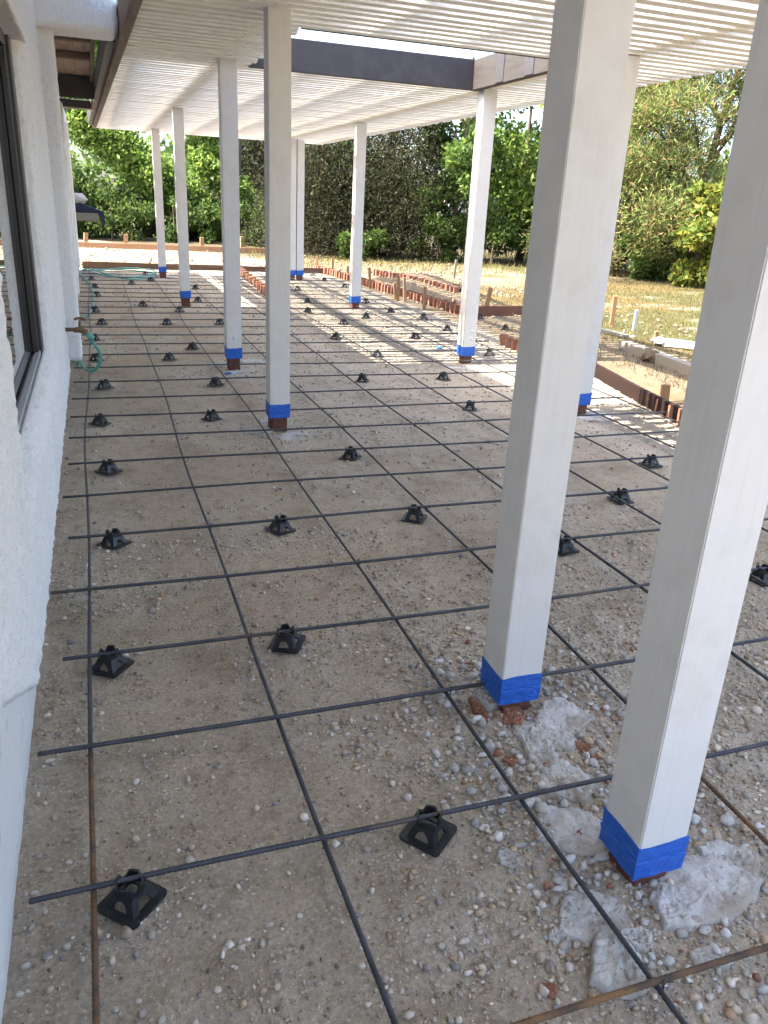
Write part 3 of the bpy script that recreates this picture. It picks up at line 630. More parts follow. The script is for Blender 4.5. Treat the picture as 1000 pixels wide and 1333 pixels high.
# brown edge beam along the house side
bm = bmesh.new()
for (a, b) in (((0.0, 0.09), (Z0-0.02, Z0+0.19)),):
    P0, P1 = -0.45, 17.3
    v = [bm.verts.new(c) for c in ((lx(P0)-.062, P0, Z0-.02), (lx(P0), P0, Z0-.02), (lx(P1), P1, Z0-.02), (lx(P1)-.062, P1, Z0-.02), (lx(P0)-.062, P0, Z0+.20), (lx(P0), P0, Z0+.20), (lx(P1), P1, Z0+.20), (lx(P1)-.062, P1, Z0+.20))]
    for f_ in ((0,3,2,1),(4,5,6,7),(0,1,5,4),(1,2,6,5),(2,3,7,6),(3,0,4,7)): bm.faces.new([v[i] for i in f_])
cpart('edge_beam', bm_mesh('edge_beam', bm), M['brown'])
bm = bmesh.new(); prism(bm, [(lx(7.5)-.13, 7.5), (lx(7.5)-.066, 7.5), (lx(17.2)-.066, 17.2), (lx(17.2)-.13, 17.2)], 'z', Z0+.03, Z0+.25); cpart('back_board', bm_mesh('back_board', bm), M['charcoal'])
# nail heads
bm = bmesh.new()
for y in ys[20:]:
    for x in (1.11, 1.19, 3.66, 3.73, 4.45):
        if HY0-0.05 < y < HY1+0.05 and HX0 < x < HX1: continue
        if random.random() < 0.5:
            bmesh.ops.create_circle(bm, cap_ends=True, segments=6, radius=random.uniform(.005, .009), matrix=Matrix.Translation((x+random.uniform(-.01, .01), y+random.uniform(-.02, .02), Z0-0.0035)))
o = cpart('nail_heads', bm_mesh('nail_heads', bm), M['nail']); tag(o, kind='stuff')

# ---------------------------------------------------------------- house
house = empty('house', (-0.6, 8, 0)); tag(house, 'white stucco house wall with a dark framed window and brown eaves', 'house')
def hpart(name, me, m, rough=0.0, vox=0.02, parent=None):
    o = link(name, me, m, parent or house, (0.6, -8, 0) if parent is None else None)
    if rough:
        r = o.modifiers.new('r', 'REMESH'); r.mode = 'VOXEL'; r.voxel_size = vox; r.use_smooth_shade = True
        s = o.modifiers.new('s', 'SMOOTH'); s.factor = 0.5; s.iterations = 3
        tx = bpy.data.textures.get('stucco_lumps') or bpy.data.textures.new('stucco_lumps', 'CLOUDS'); tx.noise_scale = 0.035; tx.noise_depth = 3
        d = o.modifiers.new('d', 'DISPLACE'); d.texture = tx; d.strength = rough; d.mid_level = 0.5; d.texture_coords = 'LOCAL'
    return o
XW = -0.26
bm = bmesh.new(); bx(bm, -0.9, -0.292, -1.5, 17.6, -0.1, 0.42); hpart('foundation', bm_mesh('foundation', bm), M['base'], 0.008, 0.05)
bm = bmesh.new(); prism(bm, [(-1.5, .62), (1.2, .60), (1.6, .50), (1.91, .33), (2.28, .12), (2.62, .10), (2.62, 3.0), (-1.5, 3.0)], 'x', -0.9, XW)
hpart('wall', bm_mesh('wall', bm), M['stucco'], 0.030, 0.019)
bm = bmesh.new(); prism(bm, [(-0.9, .10), (XW, .10), (XW, .52), (XW-.035, .57), (XW-.085, .60), (-.40, .615), (-0.9, .615)], 'y', 2.5, 5.5)
hpart('window_sill_wall', bm_mesh('window_sill_wall', bm), M['stucco'], 0.030, 0.019)
bm = bmesh.new(); bx(bm, -0.9, XW, 2.5, 5.5, 2.28, 3.0); hpart('window_header', bm_mesh('window_header', bm), M['stucco'], 0.014, 0.02)
bm = bmesh.new(); prism(bm, [(-0.9, 5.31), (-0.36, 5.31), (-0.30, 5.34), (XW, 5.42), (XW, 7.1), (-0.9, 7.1)], 'z', 0.10, 3.0)
hpart('wall', bm_mesh('wall', bm), M['stucco'], 0.030, 0.019)
bm = bmesh.new(); bx(bm, -0.9, -0.285, 7.0, 17.6, 0.12, 2.85); hpart('wall', bm_mesh('wall', bm), M['stucco'], 0.012, 0.05)
for (y0, y1, xr, zb) in ((7.02, 7.34, -0.155, 0.20), (11.3, 11.6, -0.215, 0.24), (14.6, 14.9, -0.225, 0.30)):
    bm = bmesh.new(); bx(bm, -0.5, xr, y0, y1, zb, 2.64 if y0 < 8 else 2.5); hpart('pilaster', bm_mesh('pilaster', bm), M['stucco'], 0.010, 0.018)
bm = bmesh.new(); bx(bm, -0.6, 0.30, 6.9, 7.3, 2.60, 3.02); bmesh.ops.bevel(bm, geom=list(bm.edges), offset=0.03, segments=3, affect='EDGES'); hpart('lintel_beam', bm_mesh('lintel_beam', bm), M['stucco'], 0.008, 0.02)
# window
win = hpart('window', box_mesh('window', -0.392, -0.385, 2.55, 5.35, 0.60, 2.32), M['glass'])
def wpart(n, me, m): return link(n, me, m, win)
wpart('frame', box_mesh('frame', -0.45, -0.335, 5.17, 5.34, 0.60, 2.32, 0.004), M['bronze'])
wpart('frame', box_mesh('frame', -0.40, -0.352, 2.5, 5.18, 2.22, 2.32, 0.004), M['bronze'])
wpart('mullion', box_mesh('mullion', -0.40, -0.355, 3.46, 3.54, 0.61, 2.3, 0.003), M['bronze'])
wpart('sash_stile', box_mesh('sash_stile', -0.385, -0.352, 5.10, 5.168, 0.63, 2.22, 0.004), M['bronze'])
wpart('track', box_mesh('track', -0.375, -0.345, 2.5, 5.168, 0.608, 0.628, 0.002), M['alu'])
wpart('track', box_mesh('track', -0.338, -0.330, 2.5, 5.3, 0.600, 0.617, 0.002), M['alu'])
# eaves: planks seen from below, rafters, fascia, roof deck
for i, (a, b) in enumerate(((-0.32, -0.155), (-0.150, -0.035), (-0.030, 0.07), (0.075, 0.15))):
    hpart('soffit_plank', box_mesh('soffit_plank', a, b, 7.4, 12.0, 2.87+0.002*(i % 2), 2.892+0.002*(i % 2)), M['soffit'])
for y in (8.85, 10.05): hpart('rafter', box_mesh('rafter', -0.3, 0.125, y-0.05, y+0.05, 2.80, 2.868, 0.004), M['brown'])
hpart('eave_trim', box_mesh('eave_trim', 0.128, 0.165, 7.4, 12.0, 2.80, 2.90, 0.003), M['brown'])
hpart('fascia', box_mesh('fascia', -0.45, 0.168, 12.0, 12.06, 2.61, 2.93, 0.004), M['charcoal'])
hpart('gutter', box_mesh('gutter', -0.45, 0.12, 12.07, 12.3, 2.50, 2.60, 0.01), M['bronze'])
hpart('gutter_lip', box_mesh('gutter_lip', 0.122, 0.15, 12.07, 12.3, 2.49, 2.61, 0.004), M['soffit'])
bm = bmesh.new(); prism(bm, [(0.16, 2.93), (0.16, 2.99), (-5.0, 4.4), (-5.0, 4.3)], 'y', -1.6, 12.1); hpart('roof', bm_mesh('roof', bm), M['roofing'])
bm = bmesh.new(); bx(bm, -7, -0.91, -1.5, 17.6, -0.1, 2.9); hpart('back_wall', bm_mesh('back_wall', bm), M['stucco'])
bm = bmesh.new(); prism(bm, [(-0.28, 2.86), (-0.28, 2.90), (-5.0, 4.25), (-5.0, 4.15)], 'y', 12.4, 17.8); hpart('roof', bm_mesh('roof', bm), M['roofing'])

# hose bib
bib = empty('hose_bib', (-0.26, 6.78, 0.5)); tag(bib, 'tarnished brass garden tap on the stucco wall', 'tap')
tube('pipe', [(0, 0, 0.0), (0.10, 0, 0.0)], 0.016, M['brass'], bib)
tube('valve_body', [(0.06, 0, -0.005), (0.11, 0, 0.0), (0.15, -0.01, -0.015), (0.18, -0.03, -0.04)], [0.018, 0.026, 0.022, 0.018], M['brass'], bib, 10)
tube('stem', [(0.11, 0, 0.02), (0.115, 0, 0.075)], 0.009, M['brass'], bib)
tube('handle', [(0.075, 0.0, 0.078), (0.1, 0, 0.088), (0.135, 0, 0.088), (0.155, 0, 0.078)], 0.010, M['brass'], bib)
tube('collar', [(0.165, -0.02, -0.028), (0.20, -0.045, -0.06)], 0.022, M['hose'], bib, 10)
# hose
hp = [(-0.06, 6.735, 0.44)]
for (u, v, y) in [(120,444,6.80),(128,455,6.84),(131,466,6.88),(127,478,6.92),(119,483,7.0),(110,479,7.2),(103,468,7.5)]:
    p = PY(u, v, y); hp.append((p[0], p[1], max(p[2], .02)))
hp.append((-0.22, 7.75, .03)); hp.append((-0.25, 8.6, .02))
for (u, v, z) in [(100,425,.02),(108,414,.02),(118,406,.02),(123,392,.02),(120,376,.02),(112,364,.02),(104,358,.02),(103,355,.03),(112,350,.03),(150,351,.03),(185,353,.04),(204,357,.04),(190,362,.03),(165,363,.03),(140,357,.05),(118,350,.05),(125,356,.05),(160,361,.05),(195,358,.06),(200,352,.06),(165,349,.06),(125,352,.06),(108,352,.05),(100,355,.03)]:
    p = PZ(u, v, z); hp.append((p[0], p[1], z))
hp = np.array(hp); hp[8:, 0] = np.maximum(hp[8:, 0], -0.25)
tag(tube('garden_hose', spline(hp, 10), 0.0135, M['hose'], None, 8), 'teal garden hose running from the tap along the wall to a loose coil', 'hose')

# wall shelf with bundle
sh = empty('wall_shelf', (-0.3, 17.0, 0.98)); tag(sh, 'pale shelf board jutting out past the far end of the stucco wall', 'shelf')
link('board', box_mesh('board', -0.02, 0.44, -0.3, 0.3, -0.02, 0.12, 0.01), M['greywood'], sh)
link('bracket', box_mesh('bracket', 0.0, 0.05, -0.05, 0.05, -0.25, -0.021, 0.004), M['bronze'], sh)
def blob(name, loc, sc, m, label, cat, sd, flat=1.0, amp=.5):
    V0, F0 = ico(2); mm = 1+amp*(fbm(V0[:, 0]*2+sd, V0[:, 1]*2+V0[:, 2]*2.3, sd)-.5)*2
    V = np.sign(V0)*np.abs(V0)**flat*mm[:, None]*np.array(sc)
    return tag(link(name, fast_mesh(name, V, F0, None, True), m, None, loc), label, cat)
bm = bmesh.new(); prism(bm, [(-0.34, 1.115), (0.10, 1.115), (0.18, 1.06), (0.19, 0.86), (0.235, 0.84), (0.26, 1.06), (0.22, 1.14), (0.05, 1.20), (-0.15, 1.26), (-0.34, 1.28)], 'y', 16.8, 17.2)
bmesh.ops.bevel(bm, geom=list(bm.edges), offset=0.015, segments=2, affect='EDGES')
tag(link('folded_tarp', bm_mesh('folded_tarp', bm), M['navy']), 'navy tarp folded over the pale shelf with a corner hanging down', 'tarp')
blob('white_bundle', (-0.22, 17.0, 1.33), (0.16, 0.2, 0.10), M['white'], 'crumpled white cloth bundle on top of the navy tarp', 'bundle', 5)

# ---------------------------------------------------------------- form boards, bricks, stakes
def board(name, a, b, h, th, m, label, z0=-0.03, cat='board', group=None):
    a = np.array(a); b = np.array(b); L = np.linalg.norm(b-a); ang = math.atan2(b[1]-a[1], b[0]-a[0])
    bm = bmesh.new(); bx(bm, 0, L, 0, th, z0, h); bmesh.ops.bevel(bm, geom=list(bm.edges), offset=0.004, segments=1, affect='EDGES')
    for i in range(1, 12): bmesh.ops.bisect_plane(bm, geom=bm.verts[:]+bm.edges[:]+bm.faces[:], plane_co=(L*i/12, 0, 0), plane_no=(1, 0, 0))
    for v in bm.verts: v.co.y += 0.006*math.sin(v.co.x*2.3+L); v.co.z += 0.003*math.sin(v.co.x*3.1)
    return tag(link(name, bm_mesh(name, bm), m, None, (a[0], a[1], float(gh(a[0], a[1]))*0.4), (0, 0, ang)), label, cat, group)
board('form_board', (-0.24, 18.25), (5.1, 17.85), 0.12, 0.04, M['darkwood'], 'dark brown form board closing the far end of the patio bed')
board('form_board', (-1.2, 24.4), (5.2, 24.0), 0.15, 0.04, M['stake'], 'long reddish form board in front of the leafy hedge')
board('form_board', PZ(758, 482)[:2], PZ(908, 567)[:2], 0.13, 0.04, M['darkred'], 'dark red form board edging the patio beside the dry lawn')
board('form_board', (5.43, 11.28), (7.3, 11.42), 0.15, 0.04, M['redwood'], 'red brown form board behind the tall leaning stake')
bm = bmesh.new(); bx(bm, -.05, .05, -.034, .034, -.05, .11); bmesh.ops.bevel(bm, geom=list(bm.edges), offset=0.006, segments=2, affect='EDGES')
BR = bm_mesh('brick', bm); BR.materials.append(M['brick'])
def bricks(a, b, step, label, group, cat='brick', rot=0.0, dz=0.02, jit=0.01, sc=1.0):
    a = np.array(a, float); b = np.array(b, float); L = np.linalg.norm(b-a); n = int(L/step); d = (b-a)/L; ang = math.atan2(d[1], d[0])
    for i in range(n):
        p = a+d*step*(i+.5)+rng.normal(size=2)*jit
        o = link('brick', BR, None, None, (p[0], p[1], dz+float(gh(p[0], p[1]))*.5), (random.uniform(-.05, .05), random.uniform(-.04, .04), ang+math.pi/2+rot+random.uniform(-.07, .07)))
        o.scale = (sc, sc*random.uniform(.85, 1.0), random.uniform(.85, 1.1)); tag(o, label, cat, group)
bricks((5.36, 11.4), (4.85, 18.6), 0.155, 'red brick standing on end in the edging row beside the sunlit outer posts', 'bricks of the outer edging row')
bricks((6.25, 13.6), (5.9, 17.6), 0.17, 'dusty red brick in the second row across the trench', 'bricks of the second row')
bricks((2.70, 13.4), (2.92, 17.7), 0.14, 'orange red brick in the strip crossing the patio bed toward the dark end board', 'bricks of the inner strip')
bricks((4.62, 8.2), (4.68, 8.8), 0.15, 'loose red brick in the short pile beside the bolted outer post', 'bricks of the short pile', jit=0.03)
bricks(PZ(848, 532)[:2]+[.02, 0], PZ(905, 564)[:2]+[.02, 0], 0.2, 'red brick continuing the end of the dark red form board', 'bricks at the form board end', sc=.6)
board('form_board', (5.45, 11.4), (4.94, 18.5), 0.13, 0.03, M['darkred'], 'added dark board behind the standing bricks that blackens the gaps')  # added strip, stands in for the shade in the gaps between bricks
board('form_board', (6.34, 13.6), (5.99, 17.6), 0.11, 0.03, M['darkred'], 'added dark board behind the second brick row that blackens its gaps')  # same added backing, gives the second row its dark gaps
def stake(u0, v0, u1, v1, label, m='stake', wid=0.045, group=None, z=0.0):
    p = PZ(u0, v0, z); q = PY(u1, v1, p[1]); h = q[2]-p[2]; lean = math.atan2(q[0]-p[0], h)
    bm = bmesh.new(); a = wid/2; L = h+0.2
    bx(bm, -a, a, -a*.6, a*.6, -0.2, h)
    bmesh.ops.bevel(bm, geom=list(bm.edges), offset=0.004, segments=1, affect='EDGES')
    for v in bm.verts: v.co.x += random.uniform(-.002, .002)
    return tag(link('wood_stake', bm_mesh('wood_stake', bm), M[m], None, tuple(p), (random.uniform(-.04, .04), lean, random.uniform(-.3, .3))), label, 'stake', group)
for (u, v0, v1) in ((112, 320, 303), (164, 320, 305), (263, 326, 309), (315, 328, 308)):
    stake(u, v0, u, v1, 'short orange wood stake behind the long reddish form board', wid=0.11, group='stakes along the hedge form board')
for (u0, v0, u1, v1) in ((433, 355, 433, 336), (453, 361, 453, 346), (413, 350, 413, 334), (515, 390, 514, 368), (518, 392, 519, 359), (527, 393, 527, 361), (552, 402, 553, 373), (482, 375, 481, 348)):
    stake(u0, v0, u1, v1, 'thin wood stake driven along the row of standing bricks', wid=0.05, group='stakes along the edging row')
stake(589, 402, 592, 389, 'stubby wood stake behind the red brown form board', wid=0.06)
stake(632, 404, 639, 374, 'tall leaning wood stake at the red brown form board', wid=0.07)
stake(590, 370, 594, 338, 'pale weathered stick standing in the heaped soil', 'greywood', 0.05)
stake(796, 424, 801, 385, 'tall pinkish wood stake standing at the lawn edge', 'stake', 0.06)
stake(825, 430, 829, 403, 'white plastic marker stake on the dry lawn', 'white', 0.05)
stake(773, 488, 775, 446, 'wood stake behind the end of the dark red form board', 'stake', 0.055)
stake(864, 525, 867, 500, 'squat wood stake pinning the dark red form board', 'stake', 0.075)
stake(853, 446, 855, 431, 'small wood peg beside the white bags on the lawn', 'stake', 0.06)
stake(782, 425, 783, 411, 'small wood peg beside the low pale block', 'stake', 0.05)
# lawn-side odds and ends
a, b = PZ(803, 458), PZ(893, 492)
board('grey_timber', (a[0], a[1]), tuple(a[:2]+(b[:2]-a[:2])*1.3), 0.13, 0.13, M['greywood'], 'weathered grey timber lying on the straw beyond the form board', cat='timber')
p = PZ(782, 434); q_ = PZ(806, 440)
board('pale_block', (p[0]-.1, p[1]+.6), (q_[0], q_[1]-.1), 0.06, 0.10, M['greywood'], 'low pale timber block at the lawn edge', cat='block')
p = PZ(862, 452)
blob('white_bag', (p[0], p[1], 0.07), (0.13, 0.15, 0.05), M['white'], 'crumpled white plastic bag on the dry lawn', 'bag', 11)
p = PZ(885, 455); bag = empty('paper_sack', (p[0], p[1], 0.02), -0.9); tag(bag, 'flat white paper sack with a dark printed patch', 'sack')
link('sack_body', box_mesh('sack_body', -0.22, 0.22, -0.13, 0.13, 0, 0.09, 0.03, 3, 0.006), M['white'], bag)
link('printed_patch', box_mesh('printed_patch', 0.05, 0.14, -0.134, -0.129, 0.02, 0.07), M['greyprint'], bag)
p = PZ(845, 474)
blob('root_clump', (p[0], p[1], 0.07), (0.09, 0.09, 0.08), M['bark'], 'dried brown root clump against the grey timber', 'root clump', 23, 1.0, 0.9)

# ---------------------------------------------------------------- dry lawn grass
def blades(name, X, Y, h, wd, cols, label):
    n = len(X); a = rng.uniform(0, 6.28, n); ln = rng.uniform(.2, .9, n)*h; d = rng.uniform(0, 6.28, n); z = gh(X, Y)-0.005
    V = np.zeros((n, 3, 3)); V[:, 0] = np.stack([X-np.cos(a)*wd, Y-np.sin(a)*wd, z], -1); V[:, 1] = np.stack([X+np.cos(a)*wd, Y+np.sin(a)*wd, z], -1)
    V[:, 2] = np.stack([X+np.cos(d)*ln, Y+np.sin(d)*ln, z+h], -1)
    c = cols[rng.integers(0, len(cols), n)]*rng.uniform(.8, 1.2, (n, 1))
    return tag(link(name, fast_mesh(name, V.reshape(-1, 3), np.arange(3*n).reshape(n, 3), np.repeat(c, 3, 0)), M['grass']), label, 'grass', kind='stuff')
n = 120000; X = rng.uniform(5.2, 16, n); Y = rng.uniform(4.5, 20, n)
lawn = np.where(X > 6.3+rng.normal(size=n)*.3, sm(16, 13, Y-(X-7)*0.6), 0.6*(Y < 10)); k = rng.uniform(0, 1, n) < lawn*np.clip(0.35+fbm(X*2, Y*2, 5), 0, 1)
X, Y = X[k], Y[k]
blades('dry_grass', X, Y, rng.uniform(.02, .07, len(X)), 0.005, np.array([[.13, .10, .043], [.155, .122, .06], [.105, .088, .033], [.065, .082, .025], [.18, .15, .095]]), 'short golden dry lawn grass')
n = 20000; X = rng.uniform(4, 16, n); Y = rng.uniform(17.5, 27, n); k = (Y > 18.5+rng.normal(size=n)*.5) & (rng.uniform(0, 1, n) < fbm(X, Y, 8))
blades('verge_grass', X[k], Y[k], rng.uniform(.04, .16, k.sum()), 0.009, np.array([[.19, .155, .065], [.135, .13, .045], [.1, .115, .035]]), 'straw coloured verge grass under the trees')

# ---------------------------------------------------------------- trees
def leaf_cloud(C, Rr, n, size, cols, aspect=0.5, shell=0.55, droop=0.0, upv=None, cv=(.75, .5)):
    """leaves in ellipsoids: C (k,3), Rr (k,3)"""
    C = np.asarray(C, float); Rr = np.asarray(Rr, float); wgt = Rr.prod(1)**(2/3); ki = rng.choice(len(C), n, p=wgt/wgt.sum())
    d = rng.normal(size=(n, 3)); d /= np.linalg.norm(d, axis=1)[:, None]; r = rng.uniform(shell, 1.06, (n, 1))
    P = C[ki]+d*r*Rr[ki]*rng.uniform(.82, 1.12, (n, 1))
    u = rng.normal(size=(n, 3))+d*0.3; u[:, 2] -= droop
    if upv is not None: u = u*upv[1]+d*upv[2]+np.array([0, 0, upv[0]])
    u /= np.linalg.norm(u, axis=1)[:, None]; w_ = np.cross(u, rng.normal(size=(n, 3))); w_ /= np.linalg.norm(w_, axis=1)[:, None]
    s = size*rng.uniform(.6, 1.35, (n, 1))
    V = np.stack([P, P+u*s*.5+w_*s*aspect*.5, P+u*s, P+u*s*.5-w_*s*aspect*.5], 1)
    V[:, 1] += np.cross(u, w_)*s*.08; V[:, 3] += np.cross(u, w_)*s*.08
    c = cols[rng.integers(0, len(cols), n)]*rng.uniform(.7, 1.3, (n, 1))*(cv[0]+cv[1]*hash2(ki*3+1, ki*7, 4))[:, None]
    return V.reshape(-1, 3), np.arange(4*n).reshape(n, 4), np.repeat(c, 4, 0)
HED = 0.84*np.array([[.16, .25, .045], [.21, .31, .06], [.12, .20, .04], [.27, .36, .08], [.14, .23, .05]])
MID = 0.74*np.array([[.12, .21, .045], [.17, .27, .06], [.085, .16, .04], [.23, .33, .08]])
CYP = 0.50*np.array([[.075, .085, .045], [.10, .108, .058], [.058, .07, .04], [.13, .115, .07]])
PIN = 0.76*np.array([[.17, .23, .07], [.21, .27, .085], [.13, .185, .06], [.26, .28, .10], [.30, .21, .10]])
YEL = 0.58*np.array([[.26, .33, .06], [.34, .39, .07], [.17, .26, .055], [.42, .40, .08]])
def make_tree(name, label, base, H, spread, n, size, cols, style='broad', m='leaf', group=None, lo=0.1, clumps=26, aspect=.5, limbs=9, tr=None, cat='tree'):
    x, y = base; z = float(gh(x, y)); t = empty(name, (x, y, z)); tag(t, label, cat, group)
    C, Rr, L = [], [], []
    for i in range(clumps):
        if style == 'cone':
            k = (i+.5)/clumps; zz = lo*H+(1-lo)*H*k; rr = spread*(1-k)**.65+0.12; a = i*2.4; C.append((math.cos(a)*rr*.55, math.sin(a)*rr*.55, zz)); q = (rr*.62+.1)*random.uniform(.6, 1.15); Rr.append((q, q, q*1.5))
        elif style == 'wall':
            a = i*2.4; r0 = spread*math.sqrt(random.uniform(.1, 1)); C.append((math.cos(a)*r0, math.sin(a)*r0*.6, lo*H+(1-lo)*H*((i*0.618) % 1))); q = random.uniform(.3, .48)*spread*.7; Rr.append((q, q, q*random.uniform(.8, 1.2)))
        elif style == 'layer':
            k = random.random(); zz = lo*H+(1-lo)*H*k; rr = spread*(1-.55*k); a = i*2.4+random.uniform(-.3, .3); r0 = rr*math.sqrt(random.uniform(.15, 1))
            C.append((math.cos(a)*r0, math.sin(a)*r0, zz+r0*.15)); q = random.uniform(.28, .5)*spread*.42+.12; Rr.append((q*1.25, q*1.25, q*.8))
        else:
            k = random.random(); zz = lo*H+(1-lo)*H*(k**.8); rr = spread*math.sqrt(max(.08, 1-((k-.38)/.66)**2)); a = i*2.4+random.uniform(-.4, .4); r0 = rr*math.sqrt(random.uniform(.05, 1))*.82
            C.append((math.cos(a)*r0, math.sin(a)*r0, zz)); q = random.uniform(.22, .40)*spread*.8; Rr.append((q, q, q*random.uniform(.8, 1.1)))
    kw = dict(aspect=aspect)
    if style == 'layer': kw.update(upv=(0.55, .7, .6), shell=.15)
    if style == 'cone': kw.update(upv=(0.35, .8, .6), shell=.6, cv=(.35, 1.3))
    V, F, c = leaf_cloud(C, Rr, n, size, cols, **kw)
    link('crown', fast_mesh('crown', V, F, c), M[m], t)
    tr = tr or H*.026; hs = np.linspace(-0.1, H*.86, 9); P = np.stack([tr*1.2*np.sin(hs*.9+x), tr*1.2*np.cos(hs*.7+y)-tr, hs], -1)
    tube('trunk', P, np.linspace(tr*1.25, tr*.18, 9), M['bark'], t, 9)
    order = sorted(range(len(C)), key=lambda i: -Rr[i][0]*random.uniform(.6, 1.4))[:limbs]
    for i in order:
        c_ = np.array(C[i]); s0 = max(.25, c_[2]-np.hypot(c_[0], c_[1])*.8); s0 = min(s0, H*.8); st = np.array([np.interp(s0, hs, P[:, 0]), np.interp(s0, hs, P[:, 1]), s0])
        mid = (st+c_)/2+np.array([0, 0, .12*np.linalg.norm(c_-st)])+rng.normal(size=3)*.06; Q = spline([st, mid, c_], 5)
        tube('limb', Q, np.linspace(tr*.42, tr*.09, len(Q)), M['bark'], t, 6)
    return t
HG = 'tall leafy trees of the hedge beyond the far form board'
make_tree('hedge_tree', 'bright green leafy tree seen past the end of the stucco wall', (-2.2, 30.5), 9.5, 2.6, 58000, .155, HED, 'wall', group=HG, lo=.01, clumps=60, limbs=4)
make_tree('hedge_tree', 'dense bright green leafy tree behind the last inner posts', (1.7, 30.8), 9.0, 2.5, 58000, .155, HED, 'wall', group=HG, lo=.01, clumps=60, limbs=4)
make_tree('hedge_tree', 'shorter leafy green tree in front of the dark tree, right end of the hedge', (4.9, 30.2), 5.6, 1.5, 9000, .21, HED, 'wall', group=HG, lo=.05, clumps=30, limbs=4)
make_tree('conifer_tree', 'dark evergreen tree rising just behind the shorter leafy tree', (6.6, 33.5), 6.9, 2.3, 26000, .15, CYP, 'cone', 'needle', lo=.02, clumps=50, aspect=.3)
make_tree('conifer_tree', 'dark brownish evergreen between the paired posts and the sunlit outer post', (6.45, 24.5), 4.8, 2.0, 38000, .115, CYP, 'cone', 'needle', lo=.03, clumps=60, aspect=.28)
make_tree('conifer_tree', 'dark brownish evergreen right of the sunlit outer post', (8.5, 23.8), 4.9, 2.1, 40000, .115, CYP, 'cone', 'needle', lo=.03, clumps=60, aspect=.28)
make_tree('leafy_tree', 'light green airy tree with bare curved limbs before the iron fence', (10.4, 23.2), 5.2, 1.8, 9500, .17, MID, lo=.12, clumps=26, limbs=16, tr=.10)
make_tree('leafy_tree', 'green tree with open crown behind the bolted outer post', (13.0, 24.0), 6.0, 2.4, 15000, .19, HED, lo=.10, clumps=32, limbs=16, tr=.12)
make_tree('pine_tree', 'tall airy pine with upswept needle tufts beyond the dry lawn', (14.9, 17.8), 8.8, 3.4, 88000, .135, PIN, 'layer', 'needle', lo=.08, clumps=190, aspect=.2, limbs=40, tr=.11)
make_tree('pine_tree', 'young grey green pine beside the tall pine', (13.9, 20.2), 5.6, 2.2, 40000, .11, PIN*.85, 'layer', 'needle', lo=.05, clumps=60, aspect=.2, limbs=16, tr=.08)
make_tree('pine_tree', 'dense bushy pine left of the tall pine at the lawn end', (13.1, 18.9), 7.4, 2.3, 52000, .115, PIN*.92, 'layer', 'needle', lo=.04, clumps=90, aspect=.2, limbs=12, tr=.08)
make_tree('leafy_shrub', 'yellow green broad leaved shrub at the foot of the tall pine', (13.5, 15.5), 2.3, 1.2, 6500, .17, YEL, lo=.03, clumps=22, aspect=.6, limbs=6, tr=.05, cat='shrub')
for (x, y, h, s_) in ((15.6, 19.2, 1.6, 1.3), (17.2, 17.4, 2.2, 1.6), (13.8, 18.4, 1.1, 1.0), (16.0, 14.6, 2.4, 1.4), (18.5, 21, 3.0, 2.0), (16.5, 24, 3.2, 2.2)):
    make_tree('olive_shrub', 'dull olive shrub crowding under the pines', (x, y), h, s_, 5000, .15, MID*.8, group='olive shrubs under the pines', lo=.02, clumps=20, limbs=4, tr=.05, cat='shrub')
SG = 'low dark shrubs along the iron fence'
for (x, y, h, s) in ((9.6, 22.6, 1.2, .9), (11.2, 22.2, 1.5, 1.1), (12.6, 21.6, 1.5, 1.1), (13.6, 20.6, 1.4, 1.0), (7.2, 22.6, .8, .8)):
    make_tree('low_shrub', 'low dark green shrub growing along the iron fence', (x, y), h, s, 3200, .12, MID*.75, group=SG, lo=.03, clumps=14, limbs=4, tr=.04, cat='shrub')
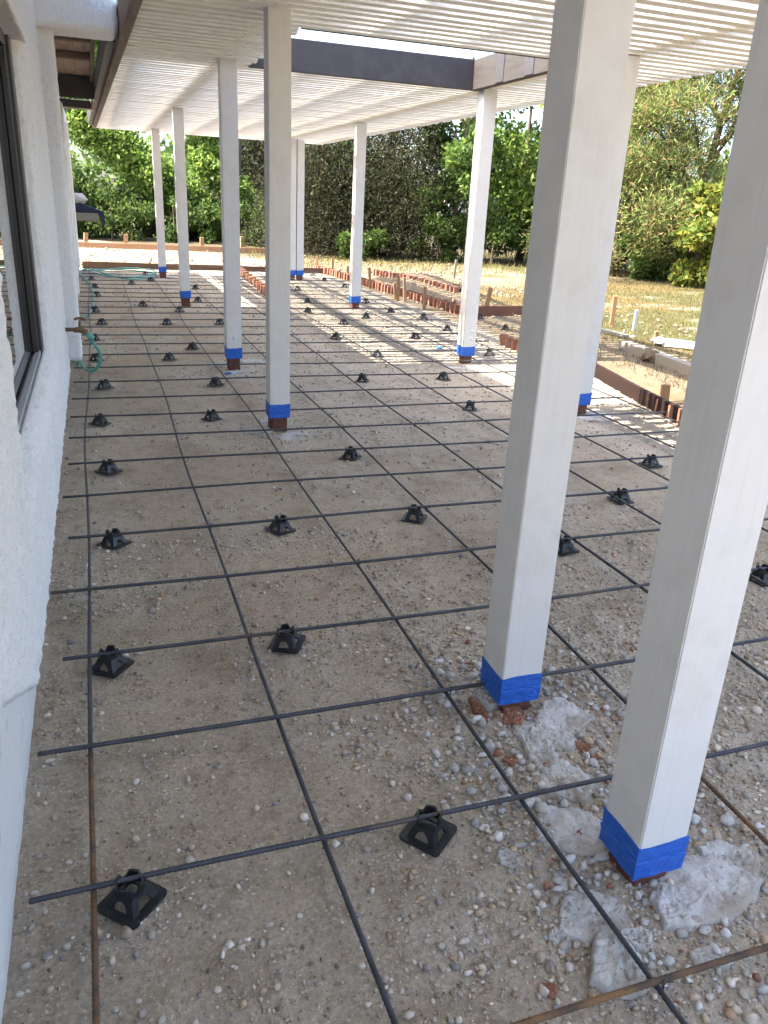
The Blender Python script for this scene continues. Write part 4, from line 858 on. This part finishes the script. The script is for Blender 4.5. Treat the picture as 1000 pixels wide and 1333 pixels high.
for (x, y, h, s) in ((1.4, 29.8, 1.9, 1.4), (-0.4, 29.8, 1.8, 1.3), (-1.6, 28.6, 1.4, 1.4), (0.6, 28.8, 1.3, 1.4), (2.6, 28.6, 1.3, 1.3), (4.4, 28.2, 1.3, 1.3), (6.2, 27.8, 1.2, 1.3)):
    make_tree('low_shrub', 'low dark ground shrub at the foot of the hedge', (x, y), h, s, 2600, .14, MID*.7, group='low shrubs under the hedge', lo=.03, clumps=12, limbs=3, tr=.04, cat='shrub')
# far wood, one mass
Cs, Rs = [], []
for i in range(46):
    a = -0.35+1.45*i/45; r = random.uniform(48, 60); q = random.uniform(2.0, 3.4); Cs.append((math.sin(a)*r, math.cos(a)*r, q*.75)); Rs.append((q*1.2, q*1.2, q))
V, F, c = leaf_cloud(Cs, Rs, 26000, .5, MID*.9, aspect=.6)
tag(link('distant_wood', fast_mesh('distant_wood', V, F, c), M['leaf']), 'distant belt of green trees beyond the fence', 'trees', kind='stuff')
# trees off to the house side and behind, seen only past the cover's edge
# ---------------------------------------------------------------- iron fence and shed
fe = empty('iron_fence', (7.5, 26.0, 0)); tag(fe, 'black iron picket fence behind the airy green tree', 'fence')
PK = box_mesh('picket', -.011, .011, -.011, .011, 0, 1.45); PK.materials.append(M['iron'])
for i in range(70): link('picket', PK, None, fe, (i*.13, 0, 0.02))
for z in (.2, 1.3): link('rail', box_mesh('rail', -.05, 9.1, -.02, .02, z, z+.035), M['iron'], fe)
for x in (0, 2.34, 4.68, 7.02, 9.1): link('fence_post', box_mesh('fence_post', x-.03, x+.03, -.03+.05, .03+.05, 0, 1.6), M['iron'], fe)
p = PY(594, 318, 31.0); sd_ = empty('white_shed', (p[0], 31.0, 0)); tag(sd_, 'white roofed shed glimpsed through the iron fence', 'shed')
link('wall', box_mesh('wall', -.8, .8, -.8, .8, 0, 1.15, .01), M['greywood'], sd_)
bm = bmesh.new(); prism(bm, [(-1.0, 1.16), (1.0, 1.16), (.55, 1.75), (-.55, 1.75)], 'y', -.95, .95); link('roof', bm_mesh('roof', bm), M['white'], sd_)
